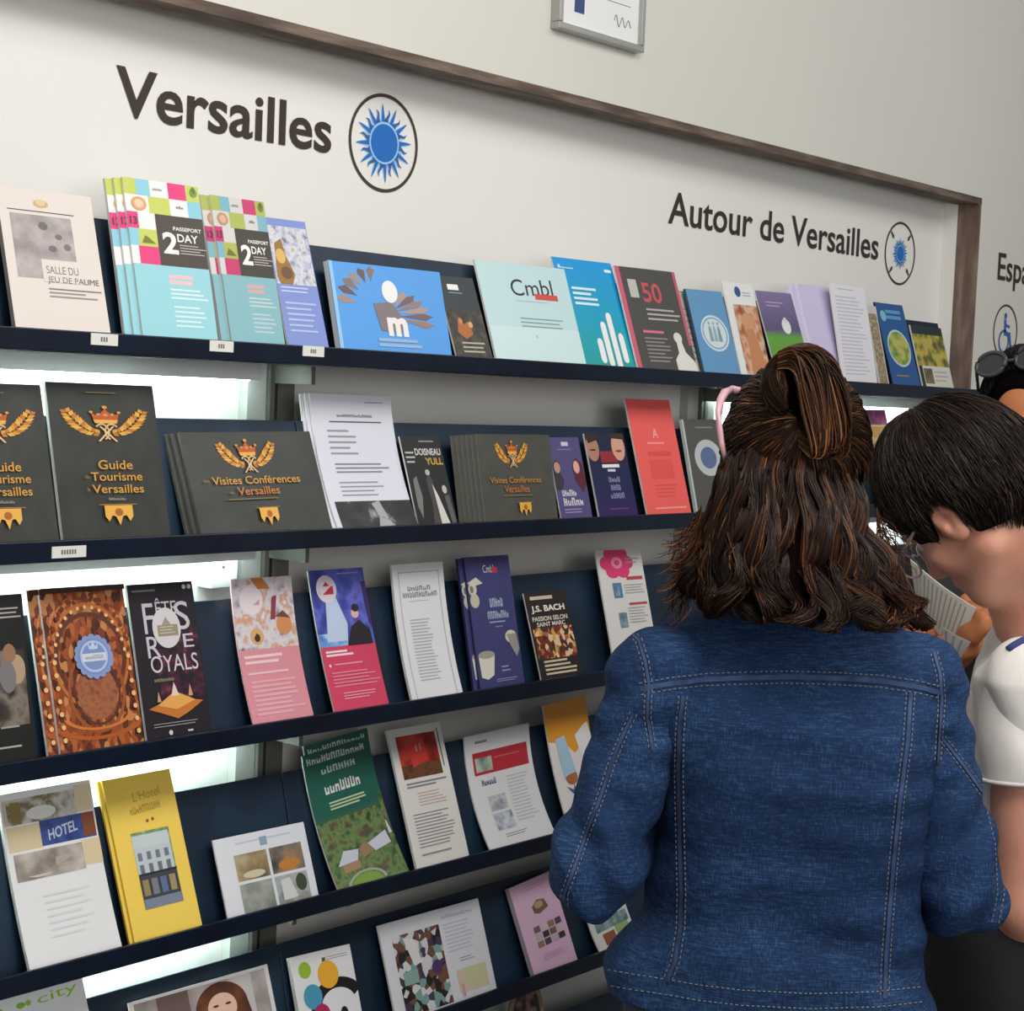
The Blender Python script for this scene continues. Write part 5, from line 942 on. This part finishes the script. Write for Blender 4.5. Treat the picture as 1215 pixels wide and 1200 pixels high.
cols = shades(N, HS, (9, 7, 3, .8, .2)); lockc = RNG.uniform(0, 1, NL)[lock]; hi_ = shades(N, HS[1:], (4, 5, 3, .8))
cols = np.where(((lockc > .62) & (RNG.uniform(0, 1, N) < .62) & (gr[:, 0] < .4))[:, None], hi_, cols)
strands('hair_lengths', np.stack([X, Y, Zp], 2), RNG.uniform(.0005, .0010, N), cols, HAIR, woman)
# hair drawn up to the bun
Bb = J(950, 515, -.06); ax = nrm(Bb - Hc)
PB, az = crown_flow(Hc - HB[1] * .012 + HB[2] * .008, ax, (0, 0, 1), (.089, .104, .114), HB, lambda t: 1.75 if abs(t) < 2.0 else 1.05, 4200, 14, (.0, .35), (.0, .006), .0012)
strands('drawn_up_hair', PB, RNG.uniform(.0005, .0010, 4200), shades(4200, HS, (6, 6, 4, 2, .6)), HAIR, woman)
# bun: coiled loops, and a tuft falling to the right
N = 2600; M = 20; t = np.linspace(0, 1, M)[None]; base = RNG.uniform(-.5, .5, N)[:, None]; a0 = RNG.uniform(-2.6, -1.2, N)[:, None]; sp = RNG.uniform(2.6, 4.6, N)[:, None]
th = a0 + sp * t; la = base * 1.9 + .25 * np.sin(th * 2 + base * 9); rr = 1 + RNG.uniform(-.12, .01, N)[:, None] + .03 * np.sin(5 * t + base * 20)
ux = np.cos(la) * np.sin(th) * .048; uz = np.cos(la) * np.cos(th) * .052; uy = np.sin(la) * .042
PCc = Bc + np.stack([ux * rr + .02 * uz, uy * rr - .004, uz * rr], 2)
strands('bun', PCc, RNG.uniform(.0005, .0010, N), shades(N, HS, (5, 6, 5, 2, .8)), HAIR, woman)
N = 1100; M = 20; key = np.array([J(932, 428, -.085), J(958, 424, -.10), J(974, 445, -.108), J(980, 480, -.112), J(986, 515, -.112), J(978, 536, -.110), J(955, 520, -.095)])
tk = np.linspace(0, 1, len(key)); tt = np.linspace(0, 1, M); cen = np.stack([np.interp(tt, tk, key[:, i]) for i in range(3)], 1)
for _ in range(3): cen[1:-1] = (cen[:-2] + cen[1:-1] * 2 + cen[2:]) / 4
off = np.clip(RNG.normal(0, 1, (N, 3)), -1.7, 1.7) * np.array([.0115, .008, .008]); PT = cen[None] + off[:, None, :] * (.55 + .6 * np.sin(np.pi * tt))[None, :, None] + np.stack([.004 * np.sin(6 * tt[None] + off[:, :1] * 200), 0 * tt[None] + 0 * off[:, :1], .003 * np.cos(7 * tt[None] + off[:, 1:2] * 200)], 2)
strands('bun_tuft', PT, RNG.uniform(.0005, .0010, N), shades(N, HS, (3, 4, 5, 4, 1.2)), HAIR, woman)
# flyaway curls at the sides
N = 260; M = 16; t = np.linspace(0, 1, M)[None]; sgn = np.where(RNG.uniform(0, 1, N) < .68, -1, 1); st = np.array([J(832 if s_ < 0 else 1040, 600 + RNG.uniform(0, 60), -.03 + RNG.uniform(-.03, .03)) for s_ in sgn]); L = RNG.uniform(.015, .05, N)[:, None]; dz = RNG.uniform(.03, .10, N)[:, None]; ph = RNG.uniform(0, 6.28, N)[:, None]
PF = st[:, None, :] + np.stack([sgn[:, None] * L * t ** 1.2 + .006 * np.sin(10 * t + ph) * t, .008 * np.cos(9 * t + ph) * t, -dz * t + .006 * np.cos(10 * t + ph) * t], 2)
strands('flyaway_hair', PF, RNG.uniform(.0004, .0008, N), shades(N, HS, (2, 3, 4, 3, 1)), HAIR, woman)
# pale pink sunglasses pushed up into the hair
e = empty('sunglasses'); tag(e, 'pale pink sunglasses pushed up on the brown haired head', 'glasses'); w.place(e)
mb = MB(); pk = flat((206, 160, 168), .3); path = [J(868, 462, .03), J(860, 466, .01), J(855, 475, -.002), J(853, 488, -.010), J(853, 505, -.016), J(856, 525, -.02), J(861, 546, -.022)]
mb.tube(path, [.004, .0055, .0052, .0046, .0042, .0038, .003], pk, 8); mb.build('temple_arm', e, smooth=True)
mb = MB(); c0, c1 = J(868, 462, .03), J(1000, 456, .09); mb.tube([c0 + (c1 - c0) * k / 8 + np.array([0, .07 * math.sin(math.pi * k / 8), -.012 * math.sin(math.pi * k / 8)]) for k in range(9)], .005, pk, 8); mb.build('front_frame', e, smooth=True)

# ---- second person: white T-shirt, short dark hair, head bowed over the leaflets
p2 = Person(1222, 950, 2.42, 'x'); J = p2.J
C2 = J(1140, 585, -.10); B2 = basis((-.60, .35, -.72), (-.70, .10, .70)); S2 = B2[0]
SKIN_B = skinmat('skin_rosy', (196, 134, 110), (212, 154, 130))
v = Vol((-.42, -.30, -.01), (.30, .46, 1.62), .0045)
nb = J(1240, 772, .0); head(v, C2, B2, nb)
r2 = [p2.row(*r) for r in ((745, 1205, 1290, .085), (790, 1156, 1300, .165), (860, 1146, 1305, .185), (950, 1144, 1312, .175), (1040, 1132, 1318, .165), (1125, 1116, 1325, .165))]
v.stack([(r[0], r[1], r[2], r[3] - .02, r[4] - .02) for r in r2], .04); ch = r2[-1]
v.stack([(.70, ch[1], ch[2], .11, .15), (.80, ch[1], ch[2], .12, .155), (.92, ch[1], ch[2], .11, .14)], .04)
for sg in (-1, 1):
    hx, hy = ch[1], ch[2] + sg * .085; v.cap((hx, hy, .76), (hx - .01, hy, .47), .078, .055, .04); v.cap((hx - .01, hy, .47), (hx, hy, .09), .052, .036, .03); v.ell((hx - .05, hy, .035), (.115, .042, .034), None, .03)
armL = [J(1216, 815, -.14), J(1219, 1076, -.15), J(1122, 1060, .02)]; armR = [J(1225, 815, .15), J(1222, 1060, .17), J(1110, 1000, .24)]
for (a_, b_, c_), sd in ((armL, 1), (armR, -1)):
    v.cap(a_, b_, .046, .038, .03); v.cap(b_, c_, .038, .027, .02); D = nrm(c_ - b_); hand(v, c_ + D * .03, D, (0, 0, 1), sd, .6)
per2 = v.mesh('person', SKIN_B, None); p2.place(per2); tag(per2, 'person with short dark hair and glasses in a white T-shirt, head bowed', 'person'); eyes(C2, B2, per2)
TSH = noisy('white_jersey', [(.3, (214, 208, 202)), (.7, (226, 222, 216))], 20, 4, .9, bump=.25, bscale=14)
v = Vol((-.30, -.30, .76), (.30, .34, 1.40), .005)
v.stack(r2, .03); v.cap(J(1240, 745, 0), J(1240, 760, 0), .070, .08, .03)
for a_, b_, c_ in (armL, armR): v.cap(a_ + (0, 0, .004), a_ + (b_ - a_) * .14, .058, .044, .04)
v.warp(lambda X, Y, Z: .003 * np.sin(40 * Z + 30 * X + 3 * np.sin(20 * Y)) + .002 * np.sin(60 * Y + 25 * Z))
v.cap(J(1228, 700, -.02), J(1246, 742, -.0), .054, .056, .004, 's')
v.plane_cut((0, 0, -1), (0, 0, J(1200, 1112, -.15)[2]))
ts = v.mesh('t_shirt', TSH, per2, 1); ts['label'] = 'white short sleeved T-shirt'
for a_, b_, c_ in (armL, armR):
    D = nrm(b_ - a_); q = a_ + D * np.linalg.norm(b_ - a_) * .44; v = Vol(np.minimum(a_, q) - .1, np.maximum(a_, q) + .1, .0045)
    v.cap(a_ + D * .012, q + D * .05, .0572, .058, .02); v.warp(lambda X, Y, Z: .0025 * np.sin(50 * Z + 45 * X + 2 * np.sin(30 * Y)) + .0015 * np.sin(70 * Y + 35 * Z)); v.plane_cut(D, q); v.mesh('sleeve', TSH, ts, 1)
a_, b_, _c = armL; D = nrm(b_ - a_); q = a_ + D * np.linalg.norm(b_ - a_) * .425; e1 = nrm(np.cross(D, (1, 0, 0))); e2 = np.cross(D, e1)
mb = MB(); mb.tube([q + .0575 * (e1 * math.cos(x) + e2 * math.sin(x)) for x in np.linspace(0, 2 * math.pi, 33)], .003, TSH, 6, False); mb.build('sleeve_hem', per2, smooth=True)
tb = BVHTree.FromPolygons([q.co[:] for q in ts.data.vertices], [tuple(q.vertices) for q in ts.data.polygons]); tr = []
for x, y in ((1196, 772), (1203, 767), (1210, 763), (1218, 759)):
    o_, d_ = p2.ray_local(x, y); h_ = tb.ray_cast(o_, d_)
    if h_[0] is not None: tr.append(np.array(h_[0]) + np.array(h_[1]) * .001)
if len(tr) > 1: mb = MB(); mb.tube(tr, .005, flat((44, 60, 110), .8), 6); mb.build('navy_collar_trim', per2, smooth=True)
v = Vol((-.26, -.26, -.005), (.30, .34, .98), .007)
v.stack([(.70, ch[1], ch[2], .135, .165), (.84, ch[1], ch[2], .148, .175), (.90, ch[1], ch[2], .142, .168)], .04)
for sg in (-1, 1): hx, hy = ch[1], ch[2] + sg * .085; v.cap((hx, hy, .76), (hx - .01, hy, .47), .092, .07, .04); v.cap((hx - .01, hy, .47), (hx, hy, .09), .066, .05, .03)
v.plane_cut((0, 0, -1), (0, 0, .06)); v.mesh('trousers', flat((22, 23, 27), .85), per2)
for sg in (-1, 1):
    hy = ch[2] + sg * .085; v = Vol((ch[1] - .2, hy - .07, -.004), (ch[1] + .1, hy + .07, .12), .006); v.ell((ch[1] - .05, hy, .038), (.125, .048, .038), None, .02); v.cap((ch[1], hy, .05), (ch[1], hy, .085), .046, .044, .02); v.mesh('shoe', flat((200, 198, 194), .6), per2)
def short_hair(C, B, parent, base, stops, wts, N, front=1.25, side=1.5, back=2.1, lift=(0, .012), bald=None):
    S, F, U = B; v = Vol(C - .17, C + .17, .0045); r = (.085, .105, .112); c = C + U * .008 - F * .01
    v.ell(c, r, B, .01); v.ell(C + F * .150 - U * .075, (.095, .10, .105), B, .012, 's'); v.ell(C - U * .132 + F * .02, (.11, .10, .075), B, .015, 's')
    for sg in (-1, 1): v.ell(C + S * sg * .088 + F * .012 - U * .036, (.034, .032, .042), B, .008, 's')
    if bald is not None: v.ell(bald[0], (bald[1],) * 3, None, .008, 's')
    v.mesh('hair_volume', base, parent)
    ax = nrm(U - F * .25)
    def tm(a):
        c_ = math.cos(a); return side + (front - side) * c_ ** 2 if c_ > 0 else side + (back - side) * c_ ** 2
    P, az = crown_flow(c, ax, F, (r[0] + .003, r[1] + .003, r[2] + .003), B, tm, N, 14, (.0, .72), lift, .0012)
    for sg in (-1, 1):
        ec = C + S * sg * .085 + F * .010 - U * .032; P = P[((P - ec) ** 2).sum(2).min(1) > .0245 ** 2]
    if bald is not None: P = P[((P - bald[0]) ** 2).sum(2).min(1) > bald[1] ** 2]
    N = len(P)
    strands('hair_strands', P, RNG.uniform(.0005, .0009, N), shades(N, stops, wts), HAIR, parent)
short_hair(C2, B2, per2, flat((15, 10, 9), 1.0, 0, 0), [(20, 14, 13), (34, 25, 21), (56, 42, 34), (96, 78, 62)], (6, 5, 3, .8), 13000, 1.62, 2.2, 2.6)
# glasses of the second person
e = empty('glasses'); tag(e, 'thin silver glasses worn by the bowed head in white', 'glasses'); p2.place(e)
S, F, U = B2; fr = flat((186, 182, 184), .25, .7); P = lambda s_, f_, u_: C2 + S * s_ + F * f_ + U * u_
for sg in (-1, 1):
    mb = MB(); mb.tube([P(sg * .084, -.012, .012), P(sg * .085, .004, .014), P(sg * .080, .05, -.002), P(sg * .073, .112, -.014)], .0022, fr, 6); mb.build('temple_arm', e, smooth=True)
    mb = MB(); mb.tube([P(sg * .037 + .027 * math.cos(t), .114, -.022 + .020 * math.sin(t)) for t in np.linspace(0, 2 * math.pi, 21)], .0018, fr, 6, False); mb.build('rim', e, smooth=True)
    mb = MB(); mb.tube([P(sg * .085, -.010, .012), P(sg * .086, -.028, -.006), P(sg * .083, -.034, -.026)], .0032, flat((28, 24, 24), .4), 6); mb.build('temple_tip', e, smooth=True)
mb = MB(); mb.tube([P(-.010, .114, -.018), P(0, .117, -.012), P(.010, .114, -.018)], .0018, fr, 6); mb.build('bridge', e, smooth=True)

# ---- third person, facing back across the leaflets, sunglasses on the hair
p3 = Person(1235, 800, 3.0, 'x'); J = p3.J
C3 = J(1234, 497, -.02); B3 = basis((-.30, -.87, -.38), (-.30, -.22, .92))
SKIN_C = skinmat('skin_tan', (186, 110, 66), (204, 130, 84))
v = Vol((-.34, -.42, -.01), (.34, .26, 1.72), .005)
nb3 = J(1236, 612, .02); head(v, C3, B3, nb3)
r3 = [p3.row(*r) for r in ((612, 1190, 1280, .07), (640, 1112, 1352, .095), (700, 1108, 1358, .12), (780, 1112, 1352, .125), (880, 1126, 1344, .115), (1000, 1120, 1350, .12))]
v.stack([(r[0], r[1], r[2], r[3] - .018, r[4] - .015) for r in r3], .04); v.stack([(.72, 0, 0, .15, .115), (.84, 0, 0, .16, .115), (.96, 0, 0, .15, .11)], .04)
for sg in (-1, 1):
    v.cap((sg * .085, 0, .80), (sg * .09, 0, .48), .078, .055, .04); v.cap((sg * .09, 0, .48), (sg * .095, 0, .09), .052, .036, .03); v.ell((sg * .098, -.05, .035), (.042, .115, .034), None, .03)
arms3 = [[J(1112, 668, .0), J(1094, 800, -.06), J(1118, 800, -.24)], [J(1352, 668, 0), J(1345, 820, -.05), J(1198, 768, -.22)]]
for (a_, b_, c_), sd, tgt in zip(arms3, (-1, 1), (J(1132, 770, -.28), J(1160, 758, -.28))):
    v.cap(a_, b_, .046, .040, .03); v.cap(b_, c_, .040, .028, .02); D = nrm(tgt - c_); hand(v, c_ + D * .02, D, (0, -.75, .65), sd, .75)
per3 = v.mesh('person', SKIN_C, None); p3.place(per3); tag(per3, 'tanned person in black holding out papers, sunglasses on dark hair', 'person'); eyes(C3, B3, per3)
v = Vol((-.30, -.24, .72), (.30, .24, 1.44), .006); v.stack([q for q in r3[1:]] + [p3.row(622, 1180, 1290, .075)], .03)
for a_, b_, c_ in arms3: v.cap(a_, a_ + (b_ - a_) * .25, .054, .055, .03)
v.mesh('t_shirt', flat((30, 30, 34), .85), per3, 1)
v = Vol((-.26, -.22, -.005), (.26, .22, .99), .008); v.stack([(.72, 0, 0, .165, .13), (.84, 0, 0, .175, .13), (.93, 0, 0, .165, .12)], .04)
for sg in (-1, 1): v.cap((sg * .085, 0, .80), (sg * .09, 0, .48), .092, .068, .04); v.cap((sg * .09, 0, .48), (sg * .095, 0, .09), .064, .05, .03)
v.plane_cut((0, 0, -1), (0, 0, .06)); v.mesh('trousers', flat((60, 66, 84), .85), per3)
for sg in (-1, 1):
    v = Vol((sg * .098 - .07, -.2, -.004), (sg * .098 + .07, .12, .12), .006); v.ell((sg * .098, -.05, .038), (.048, .125, .038), None, .02); v.cap((sg * .096, .01, .05), (sg * .096, .01, .085), .046, .044, .02); v.mesh('shoe', flat((60, 58, 58), .6), per3)
short_hair(C3, B3, per3, flat((12, 10, 10), 1.0, 0, 0), [(14, 12, 12), (24, 20, 19), (38, 33, 30)], (6, 4, 1), 5000, .72, 1.5, 2.4, bald=(C3 + B3[1] * .105 + B3[2] * .035, .062))
e = empty('sunglasses'); tag(e, 'dark grey sunglasses resting on black hair', 'glasses'); p3.place(e)
S, F, U = B3; P = lambda s_, f_, u_: C3 + S * s_ + F * f_ + U * u_; gf = flat((70, 72, 74), .3, .3)
rims = [P(.036, .040, .124), P(-.036, .040, .124)]; tl = nrm(rims[1] - rims[0]); upv = nrm(U * .75 - F * .66)
for rc, sg in zip(rims, (-1, 1)):
    loop = [rc + tl * .027 * math.cos(t) + upv * .021 * math.sin(t) for t in np.linspace(0, 2 * math.pi, 21)]
    mb = MB(); mb.tube(loop, .004, gf, 6, False); mb.build('rim', e, smooth=True)
    mb = MB(); mb.add(loop[:-1], [tuple(range(20))], flat((40, 42, 46), .12)); mb.build('lens', e)
    mb = MB(); mb.tube([rc + tl * sg * .028, C3 + S * sg * -.088 + F * .01 + U * .075, C3 + S * sg * -.09 - F * .03 + U * .02], .003, gf, 6); mb.build('temple_arm', e, smooth=True)
mb = MB(); mb.tube([rims[0] + tl * .026, rims[1] - tl * .026], .003, gf, 6); mb.build('bridge', e, smooth=True)
# papers held by the third person
def held(name, label, corners, dd, lines, colr):
    q = [J(x, y, d) for (x, y), d in zip(corners, dd)]; e = empty(name); p3.place(e); tag(e, label, 'sheet'); mb = MB(); n = 8; vs = []; fs = []
    nn = nrm(np.cross(q[1] - q[0], q[3] - q[0])); nn = nn if nn[1] < 0 else -nn
    def S_(u, v_): return (q[0] * (1 - u) + q[1] * u) * (1 - v_) + (q[3] * (1 - u) + q[2] * u) * v_ + nn * .006 * math.sin(math.pi * u)
    for i in range(n + 1):
        for j in range(2): vs.append(S_(i / n, j))
    for i in range(n + 1):
        for j in range(2): vs.append(S_(i / n, j) - nn * .0015)
    o = 2 * (n + 1)
    for i in range(n): fs += [(2 * i, 2 * i + 1, 2 * i + 3, 2 * i + 2), (o + 2 * i, o + 2 * i + 2, o + 2 * i + 3, o + 2 * i + 1), (2 * i, 2 * i + 2, o + 2 * i + 2, o + 2 * i), (2 * i + 1, o + 2 * i + 1, o + 2 * i + 3, 2 * i + 3)]
    fs += [(0, o, o + 1, 1), (2 * n, 2 * n + 1, o + 2 * n + 1, o + 2 * n)]
    mb.add(vs, fs, flat(colr, .7)); mb.build('sheet', e)
    mb = MB(); g = flat((168, 165, 156), .7)
    for k in range(lines):
        u0 = .08 + .86 * k / lines; u1 = u0 + .3 * .86 / lines
        mb.add([S_(u0, .08) + nn * .0006, S_(u1, .08) + nn * .0006, S_(u1, .9) + nn * .0006, S_(u0, .9) + nn * .0006], [(0, 1, 2, 3)], g)
    tag(mb.build('body_text', e), kind='stuff')
held('paper_sheet', 'white printed sheet with text lines held below the bowed face', [(1080, 664), (1158, 722), (1134, 778), (1086, 708)], (-.32, -.34, -.30, -.29), 12, (222, 218, 206))
held('paper_sheet', 'small folded white slip held under the printed sheet', [(1118, 744), (1152, 762), (1138, 784), (1120, 772)], (-.345, -.345, -.335, -.335), 3, (206, 208, 210))
